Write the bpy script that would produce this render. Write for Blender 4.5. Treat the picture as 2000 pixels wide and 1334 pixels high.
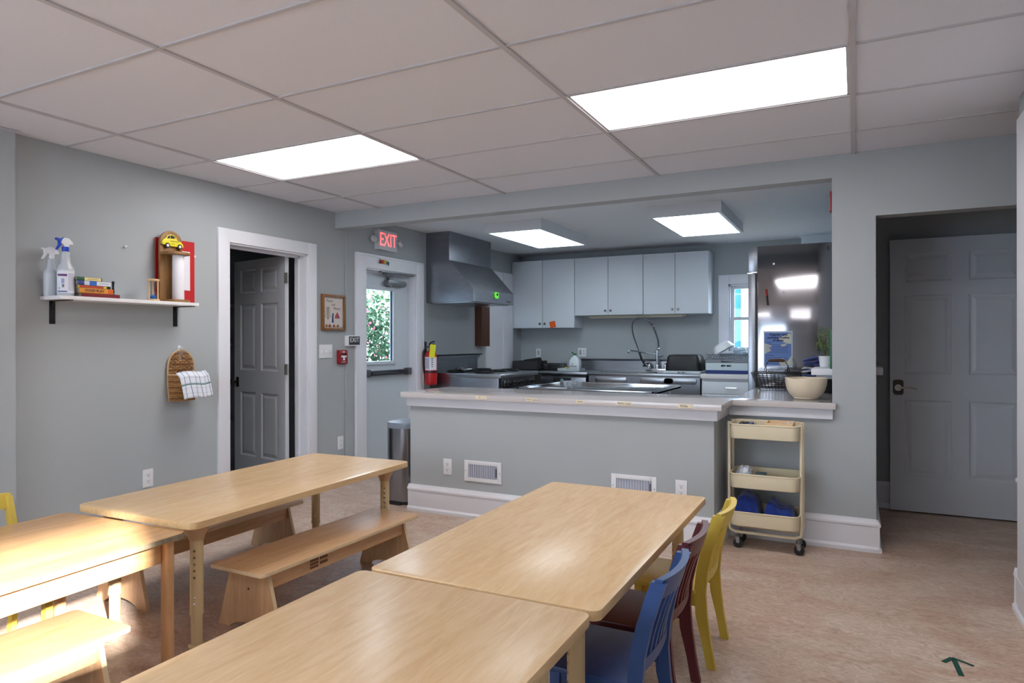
import bpy, bmesh, math, random
from mathutils import Vector, Matrix
random.seed(7)
R_ = math.radians
scn = bpy.context.scene
for o in list(bpy.data.objects): bpy.data.objects.remove(o)
COL = scn.collection

# ------------------------------------------------------------------ camera
cam = bpy.data.cameras.new('camera'); camo = bpy.data.objects.new('camera', cam); COL.objects.link(camo)
cam.sensor_width = 36.0; cam.lens = 36.0*1311.28/2000; cam.clip_start = .05; cam.clip_end = 200
yaw, pitch, roll = .472577, -.000333, -.001998
f_ = Vector((-math.sin(yaw)*math.cos(pitch), math.cos(yaw)*math.cos(pitch), math.sin(pitch)))
r0 = Vector((math.cos(yaw), math.sin(yaw), 0)); u0 = r0.cross(f_)
r1 = math.cos(roll)*r0+math.sin(roll)*u0; u1 = -math.sin(roll)*r0+math.cos(roll)*u0
mw = Matrix((r1, u1, -f_)).transposed().to_4x4(); mw.translation = (0, 0, 1.292); camo.matrix_world = mw
scn.camera = camo
# ------------------------------------------------------------------ world, sun, exposure
vs = scn.view_settings; vs.view_transform = 'Standard'; vs.look = 'None'; vs.gamma = 1; vs.use_curve_mapping = False
vs.exposure = 0.2
world = bpy.data.worlds.new('world'); scn.world = world; world.use_nodes = True
bgn = world.node_tree.nodes['Background']; bgn.inputs[0].default_value = (.66, .82, 1.0, 1); bgn.inputs[1].default_value = 10.0
sun = bpy.data.lights.new('sun', 'SUN'); suno = bpy.data.objects.new('sun_offscreen', sun); COL.objects.link(suno)
sun.energy = 36; sun.angle = R_(1.8); sun.color = (1, .97, .95)
suno.rotation_euler = Vector((-.80, .42, -.33)).to_track_quat('-Z', 'Y').to_euler(); suno.location = (8, -6, 6)
PANEL_E, KITCH_E = 9.5, 7.0

# ------------------------------------------------------------------ materials
def lin(c):
    return tuple(((v/255)/12.92 if v/255 <= .04045 else ((v/255+.055)/1.055)**2.4) for v in c)+(1,)
MATS = {}
def mat(name, rgb, rough=.5, metal=0, vary=0, vscale=6, bump=0, bscale=80, spec=.5, coat=0, stretch=None, trans=0, sheen=0):
    if name in MATS: return MATS[name]
    m = bpy.data.materials.new(name); m.use_nodes = True; nt = m.node_tree; b = nt.nodes['Principled BSDF']
    b.inputs['Base Color'].default_value = lin(rgb); b.inputs['Roughness'].default_value = rough
    b.inputs['Metallic'].default_value = metal; b.inputs['Specular IOR Level'].default_value = spec
    b.inputs['Coat Weight'].default_value = coat; b.inputs['Transmission Weight'].default_value = trans
    if sheen: b.inputs['Sheen Weight'].default_value = sheen
    tc = nt.nodes.new('ShaderNodeTexCoord'); src = tc.outputs['Object']
    if stretch:
        mp = nt.nodes.new('ShaderNodeMapping'); mp.inputs['Scale'].default_value = stretch
        nt.links.new(src, mp.inputs[0]); src = mp.outputs[0]
    n = nt.nodes.new('ShaderNodeTexNoise'); n.inputs['Scale'].default_value = vscale; n.inputs['Detail'].default_value = 4
    nt.links.new(src, n.inputs['Vector'])
    hs = nt.nodes.new('ShaderNodeMix'); hs.data_type = 'RGBA'; hs.blend_type = 'MULTIPLY'
    rp = nt.nodes.new('ShaderNodeValToRGB'); v = max(vary, .015)
    rp.color_ramp.elements[0].color = (1-v,)*3+(1,); rp.color_ramp.elements[1].color = (1, 1, 1, 1)
    rp.color_ramp.elements[0].position = .3; rp.color_ramp.elements[1].position = .7
    nt.links.new(n.outputs['Fac'], rp.inputs[0]); hs.inputs['Factor'].default_value = 1
    hs.inputs['A'].default_value = lin(rgb); nt.links.new(rp.outputs[0], hs.inputs['B'])
    nt.links.new(hs.outputs['Result'], b.inputs['Base Color'])
    if bump:
        n2 = nt.nodes.new('ShaderNodeTexNoise'); n2.inputs['Scale'].default_value = bscale; n2.inputs['Detail'].default_value = 3
        nt.links.new(src, n2.inputs['Vector'])
        bp = nt.nodes.new('ShaderNodeBump'); bp.inputs['Strength'].default_value = bump; bp.inputs['Distance'].default_value = .004
        nt.links.new(n2.outputs['Fac'], bp.inputs['Height']); nt.links.new(bp.outputs[0], b.inputs['Normal'])
    MATS[name] = m; return m
def wood(name, c1, c2, rough=.35, axis='y', scale=1.0, coat=.0, contrast=1.0):
    if name in MATS: return MATS[name]
    m = bpy.data.materials.new(name); m.use_nodes = True; nt = m.node_tree; b = nt.nodes['Principled BSDF']
    b.inputs['Roughness'].default_value = rough; b.inputs['Coat Weight'].default_value = coat; b.inputs['Coat Roughness'].default_value = .15
    tc = nt.nodes.new('ShaderNodeTexCoord'); mp = nt.nodes.new('ShaderNodeMapping')
    s = {'x': (1.2, 9, 9), 'y': (9, 1.2, 9), 'z': (9, 9, 1.2)}[axis]; mp.inputs['Scale'].default_value = [k*scale for k in s]
    nt.links.new(tc.outputs['Object'], mp.inputs[0])
    n = nt.nodes.new('ShaderNodeTexNoise'); n.inputs['Scale'].default_value = 1.6; n.inputs['Detail'].default_value = 7; n.inputs['Distortion'].default_value = 1.2
    n2 = nt.nodes.new('ShaderNodeTexNoise'); n2.inputs['Scale'].default_value = 14; n2.inputs['Detail'].default_value = 3
    nt.links.new(mp.outputs[0], n.inputs['Vector']); nt.links.new(mp.outputs[0], n2.inputs['Vector'])
    ad = nt.nodes.new('ShaderNodeMath'); ad.operation = 'MULTIPLY_ADD'; ad.inputs[1].default_value = .35; nt.links.new(n2.outputs['Fac'], ad.inputs[0]); nt.links.new(n.outputs['Fac'], ad.inputs[2])
    rp = nt.nodes.new('ShaderNodeValToRGB'); rp.color_ramp.elements[0].position = .42; rp.color_ramp.elements[1].position = .92
    rp.color_ramp.elements[0].color = lin(c1); rp.color_ramp.elements[1].color = lin(c2)
    nt.links.new(ad.outputs[0], rp.inputs[0]); nt.links.new(rp.outputs[0], b.inputs['Base Color'])
    MATS[name] = m; return m
def emit(name, rgb, e):
    if name in MATS: return MATS[name]
    m = bpy.data.materials.new(name); m.use_nodes = True; nt = m.node_tree
    b = nt.nodes['Principled BSDF']; b.inputs['Base Color'].default_value = lin((235, 235, 235))
    b.inputs['Emission Color'].default_value = rgb+(1,); b.inputs['Emission Strength'].default_value = e
    MATS[name] = m; return m
def glass(name, tint=(1, 1, 1), gl=.08, rough=.02):
    if name in MATS: return MATS[name]
    m = bpy.data.materials.new(name); m.use_nodes = True; nt = m.node_tree; nt.nodes.clear()
    o = nt.nodes.new('ShaderNodeOutputMaterial'); t = nt.nodes.new('ShaderNodeBsdfTransparent'); t.inputs[0].default_value = tint+(1,)
    g = nt.nodes.new('ShaderNodeBsdfGlossy'); g.inputs['Roughness'].default_value = rough
    lw = nt.nodes.new('ShaderNodeLayerWeight'); pw = nt.nodes.new('ShaderNodeMath'); pw.operation = 'POWER'; pw.inputs[1].default_value = 5
    fr = nt.nodes.new('ShaderNodeMath'); fr.operation = 'MULTIPLY_ADD'; fr.inputs[1].default_value = .6; fr.inputs[2].default_value = .03
    nt.links.new(lw.outputs['Facing'], pw.inputs[0]); nt.links.new(pw.outputs[0], fr.inputs[0])
    mx = nt.nodes.new('ShaderNodeMixShader'); nt.links.new(fr.outputs[0], mx.inputs[0])
    nt.links.new(t.outputs[0], mx.inputs[1]); nt.links.new(g.outputs[0], mx.inputs[2]); nt.links.new(mx.outputs[0], o.inputs[0])
    MATS[name] = m; return m
def lino():
    m = bpy.data.materials.new('linoleum'); m.use_nodes = True; nt = m.node_tree; b = nt.nodes['Principled BSDF']
    b.inputs['Roughness'].default_value = .42; b.inputs['Specular IOR Level'].default_value = .45
    tc = nt.nodes.new('ShaderNodeTexCoord'); mp = nt.nodes.new('ShaderNodeMapping'); mp.inputs['Scale'].default_value = (1, 1.7, 1)
    mp.inputs['Rotation'].default_value = (0, 0, R_(28)); nt.links.new(tc.outputs['Object'], mp.inputs[0])
    n = nt.nodes.new('ShaderNodeTexNoise'); n.inputs['Scale'].default_value = 13; n.inputs['Detail'].default_value = 8; n.inputs['Roughness'].default_value = .72; n.inputs['Distortion'].default_value = 2.2
    n2 = nt.nodes.new('ShaderNodeTexNoise'); n2.inputs['Scale'].default_value = 2.2; n2.inputs['Detail'].default_value = 3; n2.inputs['Distortion'].default_value = 1
    for k in (n, n2): nt.links.new(mp.outputs[0], k.inputs['Vector'])
    rp = nt.nodes.new('ShaderNodeValToRGB'); e = rp.color_ramp.elements
    e[0].position = .33; e[0].color = lin((168, 146, 130)); e[1].position = .66; e[1].color = lin((214, 196, 180))
    x = e.new(.5); x.color = lin((196, 175, 158))
    nt.links.new(n.outputs['Fac'], rp.inputs[0])
    mx = nt.nodes.new('ShaderNodeMix'); mx.data_type = 'RGBA'; mx.blend_type = 'MULTIPLY'; mx.inputs['Factor'].default_value = .8
    rq = nt.nodes.new('ShaderNodeValToRGB'); rq.color_ramp.elements[0].color = lin((232, 216, 208)); rq.color_ramp.elements[1].color = (1, 1, 1, 1)
    rq.color_ramp.elements[0].position = .38; rq.color_ramp.elements[1].position = .62
    nt.links.new(n2.outputs['Fac'], rq.inputs[0]); nt.links.new(rp.outputs[0], mx.inputs['A']); nt.links.new(rq.outputs[0], mx.inputs['B'])
    nt.links.new(mx.outputs['Result'], b.inputs['Base Color']); return m
def checks():
    m = bpy.data.materials.new('tea_towel_cloth'); m.use_nodes = True; nt = m.node_tree; b = nt.nodes['Principled BSDF']; b.inputs['Roughness'].default_value = .9
    tc = nt.nodes.new('ShaderNodeTexCoord'); sp = nt.nodes.new('ShaderNodeSeparateXYZ'); nt.links.new(tc.outputs['UV'], sp.inputs[0])
    def line(out, k, w, off=0.0):
        a = nt.nodes.new('ShaderNodeMath'); a.operation = 'MULTIPLY_ADD'; a.inputs[1].default_value = k; a.inputs[2].default_value = off; nt.links.new(out, a.inputs[0])
        fr = nt.nodes.new('ShaderNodeMath'); fr.operation = 'FRACT'; nt.links.new(a.outputs[0], fr.inputs[0])
        c = nt.nodes.new('ShaderNodeMath'); c.operation = 'LESS_THAN'; c.inputs[1].default_value = w; nt.links.new(fr.outputs[0], c.inputs[0]); return c.outputs[0]
    l1 = line(sp.outputs[0], 6, .1, .4); l2 = line(sp.outputs[1], 5, .05, .1); l3 = line(sp.outputs[1], 1, .055, .5)
    prev = None; c = lin((226, 230, 240))
    for fac, col in ((l2, (170, 176, 196)), (l1, (96, 108, 138)), (l3, (96, 130, 128))):
        mx = nt.nodes.new('ShaderNodeMix'); mx.data_type = 'RGBA'; nt.links.new(fac, mx.inputs['Factor']); mx.inputs['B'].default_value = lin(col)
        if prev is None: mx.inputs['A'].default_value = c
        else: nt.links.new(prev, mx.inputs['A'])
        prev = mx.outputs['Result']
    nt.links.new(prev, b.inputs['Base Color']); return m

WALL = mat('wall_paint', (172, 177, 180), .75, vary=.02, vscale=3, bump=.06, bscale=260, spec=.3)
TRIM = mat('white_trim_paint', (226, 227, 234), .4, vary=.015)
CEILT = mat('ceiling_tile_fibre', (222, 223, 231), .95, vary=.03, vscale=120, bump=.12, bscale=400, spec=.1)
TBAR = mat('ceiling_grid_metal', (190, 188, 192), .6)
KCEIL = mat('kitchen_ceiling_paint', (222, 226, 230), .9, vary=.02)
FLOORM = lino()
MAPLE = wood('maple_laminate', (214, 176, 128), (229, 196, 152), .27, 'y', 2.4)
MAPLE2 = wood('maple_laminate_cross', (196, 152, 104), (216, 180, 134), .3, 'y', 1.3)
EDGEW = wood('maple_edge_band', (196, 160, 112), (216, 184, 138), .4, 'y', 2)
PLY = wood('birch_plywood', (178, 136, 96), (204, 164, 122), .34, 'y', 1.2)
PLYZ = wood('birch_plywood_upright', (176, 138, 102), (202, 166, 128), .4, 'z', 1.2)
PLYE = mat('plywood_edge', (214, 190, 152), .5, vary=.1, vscale=30)
OLDW = wood('worn_oak', (186, 140, 92), (214, 172, 124), .33, 'y', 1.1)
OLDWZ = wood('worn_oak_leg', (180, 132, 88), (204, 160, 114), .4, 'z', 1.1)
OLDE = mat('scuffed_table_edge', (150, 134, 108), .6, vary=.45, vscale=40)
LEGM = mat('table_leg_enamel', (196, 172, 130), .4, vary=.02)
HOUS = mat('leg_housing_plastic', (190, 156, 120), .5)
SLOT_SHADE = mat('painted_slot_shade', (22, 20, 18), .7)  # near-black that paints the shaded inside of the outlet slots
CHROME = mat('chrome', (210, 214, 220), .12, 1)
STEEL = mat('brushed_steel', (150, 153, 160), .3, 1, vary=.12, vscale=5, bump=.03, bscale=60, stretch=(1, 1, 14))
STEELH = mat('brushed_steel_horizontal', (164, 167, 172), .28, 1, vary=.1, vscale=5, stretch=(1, 10, 14))
STEELD = mat('hood_steel', (150, 153, 160), .33, 1, vary=.12, vscale=4, stretch=(2, 2, 8))
BLACK = mat('black_plastic', (22, 22, 25), .45, vary=.1)
BLACKM = mat('black_metal', (26, 26, 28), .4, .3)
WHITEP = mat('white_plastic', (228, 229, 233), .4)
CABW = mat('cabinet_laminate', (214, 220, 228), .45, vary=.015)
SLAB = mat('speckled_quartz', (206, 200, 200), .12, vary=.16, vscale=260)
CART = mat('cream_enamel', (226, 214, 184), .42, vary=.02)
YEL = mat('yellow_chair_paint', (214, 184, 74), .42, vary=.08, vscale=9)
RED = mat('maroon_chair_paint', (92, 26, 34), .38, vary=.15, vscale=9)
BLU = mat('blue_chair_paint', (44, 76, 132), .4, vary=.15, vscale=9)
DOORP = mat('door_paint', (202, 206, 214), .42, vary=.02)
DOORW = mat('exit_door_paint', (202, 210, 218), .42, vary=.02)
GLASS = glass('window_glass'); CLEAR = glass('clear_glass', (.96, .98, .98))
PAPER = mat('white_paper', (232, 230, 236), .8)
CREAM = mat('cream_bowl_glaze', (222, 206, 180), .3, vary=.1, vscale=200)
NAVY = mat('navy_towel', (20, 54, 140), .95, vary=.35, vscale=30, bump=.6, bscale=140, sheen=.3)
REDP = mat('red_enamel', (186, 24, 26), .3)

# ------------------------------------------------------------------ mesh builder
OFF = {}
FACE = {'+x': Matrix(((0, 0, 1), (1, 0, 0), (0, 1, 0))), '-y': Matrix(((1, 0, 0), (0, 0, -1), (0, 1, 0))), '+z': Matrix.Identity(3),
        '-x': Matrix(((0, 0, -1), (-1, 0, 0), (0, 1, 0)))}
class MB:
    def __init__(s): s.bm = bmesh.new(); s.m = 0; s.uv = None
    def _mark(s, fs):
        for f in fs: f.material_index = s.m
        return s
    def box(s, x0, x1, y0, y1, z0, z1, bev=0, seg=2, mtx=None):
        t = bmesh.new(); r = bmesh.ops.create_cube(t, size=1)
        for v in t.verts: v.co = Vector(((x0+x1)/2+v.co.x*(x1-x0), (y0+y1)/2+v.co.y*(y1-y0), (z0+z1)/2+v.co.z*(z1-z0)))
        if bev: bmesh.ops.bevel(t, geom=list(t.edges), offset=bev, segments=seg, affect='EDGES', profile=.6)
        return s._merge(t, mtx)
    def _merge(s, t, mtx=None):
        if mtx is not None: bmesh.ops.transform(t, matrix=mtx, verts=t.verts)
        vm = {v: s.bm.verts.new(v.co) for v in t.verts}
        for f in t.faces:
            try:
                nf = s.bm.faces.new([vm[v] for v in f.verts]); nf.material_index = s.m
            except ValueError: pass
        t.free(); return s
    def ring(s, pts): return [s.bm.verts.new(p) for p in pts]
    def skin(s, rings, closed=True, cap=True):
        fs = []
        for a, b in zip(rings, rings[1:]):
            n = len(a)
            for i in range(n if closed else n-1):
                j = (i+1) % n
                try: fs.append(s.bm.faces.new((a[i], a[j], b[j], b[i])))
                except ValueError: pass
        if cap:
            for r, rev in ((rings[0], True), (rings[-1], False)):
                try: fs.append(s.bm.faces.new(list(reversed(r)) if rev else r))
                except ValueError: pass
        return s._mark(fs)
    def prism(s, pts, plane, a, b, bev=0):
        k = {'xy': lambda p, h: (p[0], p[1], h), 'xz': lambda p, h: (p[0], h, p[1]), 'yz': lambda p, h: (h, p[0], p[1])}[plane]
        t = bmesh.new(); A = [t.verts.new(k(p, a)) for p in pts]; B = [t.verts.new(k(p, b)) for p in pts]; n = len(pts)
        t.faces.new(A); t.faces.new(list(reversed(B)))
        for i in range(n): t.faces.new((A[i], B[i], B[(i+1) % n], A[(i+1) % n]))
        bmesh.ops.recalc_face_normals(t, faces=t.faces)
        if bev:
            es = [e for e in t.edges if abs((e.verts[0].co-e.verts[1].co).normalized().dot(Vector(k((0, 0), 1)))) < .5]
            bmesh.ops.bevel(t, geom=es, offset=bev, segments=2, affect='EDGES', profile=.6)
        return s._merge(t)
    def cyl(s, p0, p1, r0, r1=None, n=16, cap=True):
        return s.tube([p0, p1], [r0, r0 if r1 is None else r1], n, cap)
    def tube(s, pts, r, n=8, cap=True, closed=False):
        pts = [Vector(p) for p in pts]; N = len(pts); rs = r if isinstance(r, (list, tuple)) else [r]*N
        up = None; rings = []
        for i, p in enumerate(pts):
            if closed: d = pts[(i+1) % N]-pts[i-1]
            else: d = pts[min(i+1, N-1)]-pts[max(i-1, 0)]
            d.normalize()
            if up is None:
                up = Vector((0, 0, 1)) if abs(d.z) < .9 else Vector((1, 0, 0))
            up = (up-d*up.dot(d)).normalized(); sd = d.cross(up)
            rings.append(s.ring([p+(up*math.cos(2*math.pi*k/n)+sd*math.sin(2*math.pi*k/n))*rs[i] for k in range(n)]))
        if closed: rings.append(rings[0]); cap = False
        return s.skin(rings, True, cap)
    def lathe(s, prof, c=(0, 0, 0), n=24, sx=1, sy=1, cap=True):
        return s.skin([s.ring([(c[0]+r*sx*math.cos(2*math.pi*k/n), c[1]+r*sy*math.sin(2*math.pi*k/n), c[2]+z) for k in range(n)]) for r, z in prof], True, cap)
    def sphere(s, c, r, sc=(1, 1, 1), n=12):
        t = bmesh.new(); bmesh.ops.create_uvsphere(t, u_segments=n, v_segments=max(6, n*2//3), radius=r)
        return s._merge(t, Matrix.Translation(c) @ Matrix.Diagonal((*sc, 1)))
    def poly(s, pts):
        return s._mark([s.bm.faces.new([s.bm.verts.new(p) for p in pts])])
    def text(s, body, size, face, c, ext=.001, sx=1.0, bold=0):
        cu = bpy.data.curves.new('t', 'FONT'); cu.body = body; cu.size = size; cu.extrude = ext/2; cu.offset = bold; cu.align_x = 'CENTER'; cu.align_y = 'CENTER'; cu.resolution_u = 2
        o = bpy.data.objects.new('t', cu); COL.objects.link(o); dg = bpy.context.evaluated_depsgraph_get()
        me = bpy.data.meshes.new_from_object(o.evaluated_get(dg)); t = bmesh.new(); t.from_mesh(me)
        bpy.data.objects.remove(o); bpy.data.curves.remove(cu); bpy.data.meshes.remove(me)
        M_ = Matrix.Translation(c) @ FACE[face].to_4x4() @ Matrix.Diagonal((sx, 1, 1, 1)); return s._merge(t, M_)
    def build(s, name, mats, parent=None, smooth=True, ang=38, label=None, cat=None, group=None, kind=None, local=False, recalc=True):
        bm = s.bm
        if recalc: bmesh.ops.recalc_face_normals(bm, faces=bm.faces)
        lo = Vector([min(v.co[i] for v in bm.verts) for i in range(3)]); hi = Vector([max(v.co[i] for v in bm.verts) for i in range(3)])
        c = (lo+hi)/2
        if parent is None: c.z = lo.z
        for v in bm.verts: v.co -= c
        if smooth:
            for f in bm.faces: f.smooth = True
            for e in bm.edges:
                if len(e.link_faces) == 2 and e.calc_face_angle(0) > R_(ang): e.smooth = False
        me = bpy.data.meshes.new(name); bm.to_mesh(me); bm.free()
        for m in (mats if isinstance(mats, (list, tuple)) else [mats]): me.materials.append(m)
        o = bpy.data.objects.new(name, me); COL.objects.link(o)
        if parent is not None: o.parent = parent; o.location = c-OFF[parent.name]
        else: o.location = c
        OFF[o.name] = c; tag(o, label, cat, group, kind); return o
def cut(o, b):
    """cut the builder's shapes out of mesh object o (same coordinates as it was built in)"""
    for v in b.bm.verts: v.co -= OFF[o.name]
    bmesh.ops.recalc_face_normals(b.bm, faces=b.bm.faces)
    cm = bpy.data.meshes.new('c'); b.bm.to_mesh(cm); b.bm.free()
    a = bpy.data.objects.new('a', o.data); c = bpy.data.objects.new('c', cm); COL.objects.link(a); COL.objects.link(c)
    md = a.modifiers.new('b', 'BOOLEAN'); md.operation = 'DIFFERENCE'; md.solver = 'EXACT'; md.use_self = True; md.object = c
    me = bpy.data.meshes.new_from_object(a.evaluated_get(bpy.context.evaluated_depsgraph_get())); me.name = o.data.name; me.set_sharp_from_angle(angle=R_(30))
    bpy.data.objects.remove(a); bpy.data.objects.remove(c); bpy.data.meshes.remove(cm); o.data = me
def tag(o, label=None, cat=None, group=None, kind=None):
    if label: o['label'] = label
    if cat: o['category'] = cat
    if group: o['group'] = group
    if kind: o['kind'] = kind
    return o
def thing(name, label, cat, loc=(0, 0, 0), rz=0, group=None, local=False, kind=None):
    o = bpy.data.objects.new(name, None); COL.objects.link(o); o.empty_display_size = .1
    o.location = loc; o.rotation_euler = (0, 0, rz); OFF[o.name] = Vector((0, 0, 0)) if local else Vector(loc)
    return tag(o, label, cat, group, kind)
def copy_tree(o, parent=None):
    c = o.copy(); COL.objects.link(c); c.parent = parent
    for ch in list(o.children): copy_tree(ch, c)
    return c
def rrect(x0, x1, y0, y1, r, n=5):
    out = []
    for cx, cy, a in ((x1-r, y1-r, 0), (x0+r, y1-r, 90), (x0+r, y0+r, 180), (x1-r, y0+r, 270)):
        for k in range(n+1):
            t = R_(a+90*k/n); out.append((cx+r*math.cos(t), cy+r*math.sin(t)))
    return out
def bx(name, m, dims, parent=None, bev=0, **k): return MB().box(*dims, bev=bev).build(name, m, parent, **k)

# ------------------------------------------------------------------ setting
XL, YB, ZC, YF = -4.17, 8.43, 2.45, 4.66
S = 'structure'
bx('floor', FLOORM, (XL-.13, 2.0, -3.0, 8.6, -.06, 0), kind=S, label='beige mottled linoleum floor', cat='floor')
# left wall with two door openings
b = MB()
for y0, y1, z0, z1 in ((-3.0, 3.50, 0, 2.62), (3.50, 4.31, 2.035, 2.62), (4.31, 5.07, 0, 2.62), (5.07, 5.894, 2.0, 2.62), (5.894, 8.55, 0, 2.62)):
    b.box(XL-.13, XL, y0, y1, z0, z1)
b.box(XL, XL+.06, -3.0, 2.045, 0, ZC)
b.build('wall_left', WALL, kind=S, label='grey painted long side wall with the shelf and two doors', cat='wall')
# beam + pillar + hall header in the front plane, peninsula wall
b = MB()
b.box(XL, -.129, YF, YF+.125, 2.311, 2.62)
b.box(-.129, .113, YF, YF+.125, 0, 2.62)
b.box(.113, 1.75, YF, YF+.125, 2.055, 2.62)
b.box(-.775, -.129, YF, YF+.125, 0, .865)
b.build('wall_front', WALL, kind=S, label='grey painted beam, pillar and header framing the kitchen pass-through', cat='wall')
bx('wall_peninsula', WALL, (-3.05, -.775, 4.245, 4.83, 0, .865), kind=S, label='grey painted half wall under the long serving counter', cat='wall')
bx('wall_divider', WALL, (-.129, .113, YF+.125, 8.55, 0, 2.62), kind=S, label='grey painted dividing wall between kitchen and hallway', cat='wall')
b = MB()
WX0, WX1, WZ0, WZ1 = -1.364, -.62, 1.17, 1.975
for d in ((XL, WX0, 0, 2.62), (WX1, -.129, 0, 2.62), (WX0, WX1, 0, WZ0), (WX0, WX1, WZ1, 2.62)): b.box(d[0], d[1], YB, YB+.12, d[2], d[3])
b.build('wall_back', WALL, kind=S, label='grey painted kitchen wall behind the white cabinets', cat='wall')
bx('wall_hall', WALL, (.113, 1.75, 5.95, 6.05, 0, 2.62), kind=S, label='grey hallway wall behind the open panelled door', cat='wall')
b = MB(); b.box(1.75, 1.85, 3.0, 6.05, 0, 2.62); b.box(.82, 1.85, 3.0, 3.1, 0, 2.62); b.build('wall_hall_end', WALL, kind=S, label='grey wall closing the hallway', cat='wall')
# right wall (with a high window) and rear wall (with a wide window), both behind the camera's view
b = MB()
RY0, RY1, RZ0, RZ1 = -.62, .0, 1.43, 2.06
for y0, y1, z0, z1 in ((-3, RY0, 0, 2.62), (RY1, 3.965, 0, 2.62), (RY0, RY1, 0, RZ0), (RY0, RY1, RZ1, 2.62)): b.box(.70, .82, y0, y1, z0, z1)
b.build('wall_right', WALL, kind=S, label='light grey wall end at the edge of the hallway', cat='wall')
b = MB()
for x0, x1, z0, z1 in ((-4.3, -4.05, 0, 2.62), (-1.95, .82, 0, 2.62), (-4.05, -1.95, 0, .75), (-4.05, -1.95, 2.25, 2.62)): b.box(x0, x1, -3.12, -3.0, z0, z1)
b.build('wall_rear', WALL, kind=S, label='grey wall with a wide window opposite the kitchen', cat='wall')
# closet behind door 1
b = MB()
b.box(-6.4, -6.3, 3.0, 5.05, 0, 2.62); b.box(-6.4, XL-.13, 2.9, 3.0, 0, 2.62); b.box(-6.4, XL-.13, 4.95, 5.05, 0, 2.62)
b.box(-6.4, XL-.13, 2.9, 5.05, 2.5, 2.62); b.box(-6.4, XL-.1301, 2.9, 5.05, -.06, 0); b.build('wall_closet', WALL, kind=S, label='grey walls of the unlit store room behind the open door', cat='wall')
for i, z in enumerate((.45, .85, 1.25, 1.65)):
    bx('store_shelf', WALL, (-6.28, -5.75, 3.2, 4.9, z, z+.03), label=['lowest','second lowest','second highest','highest'][i]+' grey shelf board inside the unlit store room', cat='shelf', group='store room shelves')

# ceilings
ceil = bx('ceiling', KCEIL, (XL-.13, 2.0, -3.12, 8.6, 2.50, 2.62), kind=S, label='suspended ceiling of white tiles in a metal grid', cat='ceiling')
GX = [XL, -3.666, -2.4465, -1.2273, -.0081, 1.2111, 1.75]
GY = [4.1649-.6096*k for k in range(0, 12)]; GY = [YF]+GY+[-3.0]; GY.sort()
LIGHTS = [(1, 2.9457), (3, 2.9457), (1, -.7119), (3, -.7119)]
for i in range(len(GX)-1):
    for j in range(len(GY)-1):
        x0, x1, y0, y1 = GX[i], GX[i+1], GY[j], GY[j+1]
        if x0 > 1.0 and y1 < 3.0: continue
        if any(i == li and abs(y0-ly) < .02 for li, ly in LIGHTS): continue
        bx('ceiling_tile', CEILT, (x0+.004, x1-.004, y0+.004, y1-.004, ZC+.004, ZC+.02), ceil, smooth=False)
for x in GX[1:-1]:
    bx('grid_runner', TBAR, (x-.012, x+.012, -3.0, YF, ZC-.004, ZC+.03), ceil, smooth=False)
for y in GY[1:-1]:
    for i in range(len(GX)-1):
        if GX[i] > 1.0 and y < 3.0: continue
        bx('grid_cross_bar', TBAR, (GX[i]+.012, GX[i+1]-.012, y-.009, y+.009, ZC-.002, ZC+.03), ceil, smooth=False)
b = MB(); b.box(.70, .722, 3.0, 3.965, ZC-.018, ZC+.002); b.box(XL+.06, XL+.075, 1.0, 2.06, ZC-.006, ZC+.002)
b.build('wall_angle_moulding', TBAR, ceil)
bx('ceiling_kitchen', KCEIL, (XL, -.129, YF+.125, YB, 2.475, 2.499), kind=S, label='smooth white painted kitchen ceiling', cat='ceiling')
bx('ceiling_hall', KCEIL, (.113, 1.75, YF+.125, 5.95, 2.45, 2.499), kind=S, label='plain ceiling of the dark hallway', cat='ceiling')

# baseboards
def base_profile(h=.20):
    return [(0, 0), (.030, 0), (.030, .022), (.020, .034), (.018, .036), (.018, h-.045), (.024, h-.04), (.024, h-.028), (.012, h-.008), (.010, h), (0, h)]
def baseboard(name, runs, label):
    b = MB()
    for (x0, y0), (x1, y1), nrm in runs:
        rings = []
        for (x, y) in ((x0, y0), (x1, y1)): rings.append(b.ring([(x+nrm[0]*d, y+nrm[1]*d, z) for d, z in base_profile()]))
        b.skin(rings)
    return b.build(name, TRIM, kind=S, label=label, cat='baseboard', ang=20)
baseboard('baseboard_peninsula', [((-3.062, 4.245), (-.76, 4.245), (0, -1)), ((-.775, 4.225), (-.775, 4.66), (1, 0)), ((-3.05, 4.235), (-3.05, 4.83), (-1, 0))], 'tall white moulded baseboard along the serving counter wall')
baseboard('baseboard_front', [((-.745, YF), (.125, YF), (0, -1)), ((.113, YF-.02), (.113, 5.92), (1, 0))], 'tall white moulded baseboard under the pillar beside the cart')
baseboard('baseboard_hall', [((.145, 5.95), (1.75, 5.95), (0, -1))], 'white baseboard in the dark hallway')
baseboard('baseboard_right', [((.70, -3), (.70, 3.975), (-1, 0)), ((.68, 3.965), (.82, 3.965), (0, 1))], 'white moulded baseboard on the wall end beside the hallway')
baseboard('baseboard_left', [((XL, 2.07), (XL, 3.395), (1, 0)), ((XL, 4.41), (XL, 4.92), (1, 0)), ((XL+.06, -3), (XL+.06, 2.03), (1, 0))], 'white moulded baseboard along the long side wall')

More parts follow.
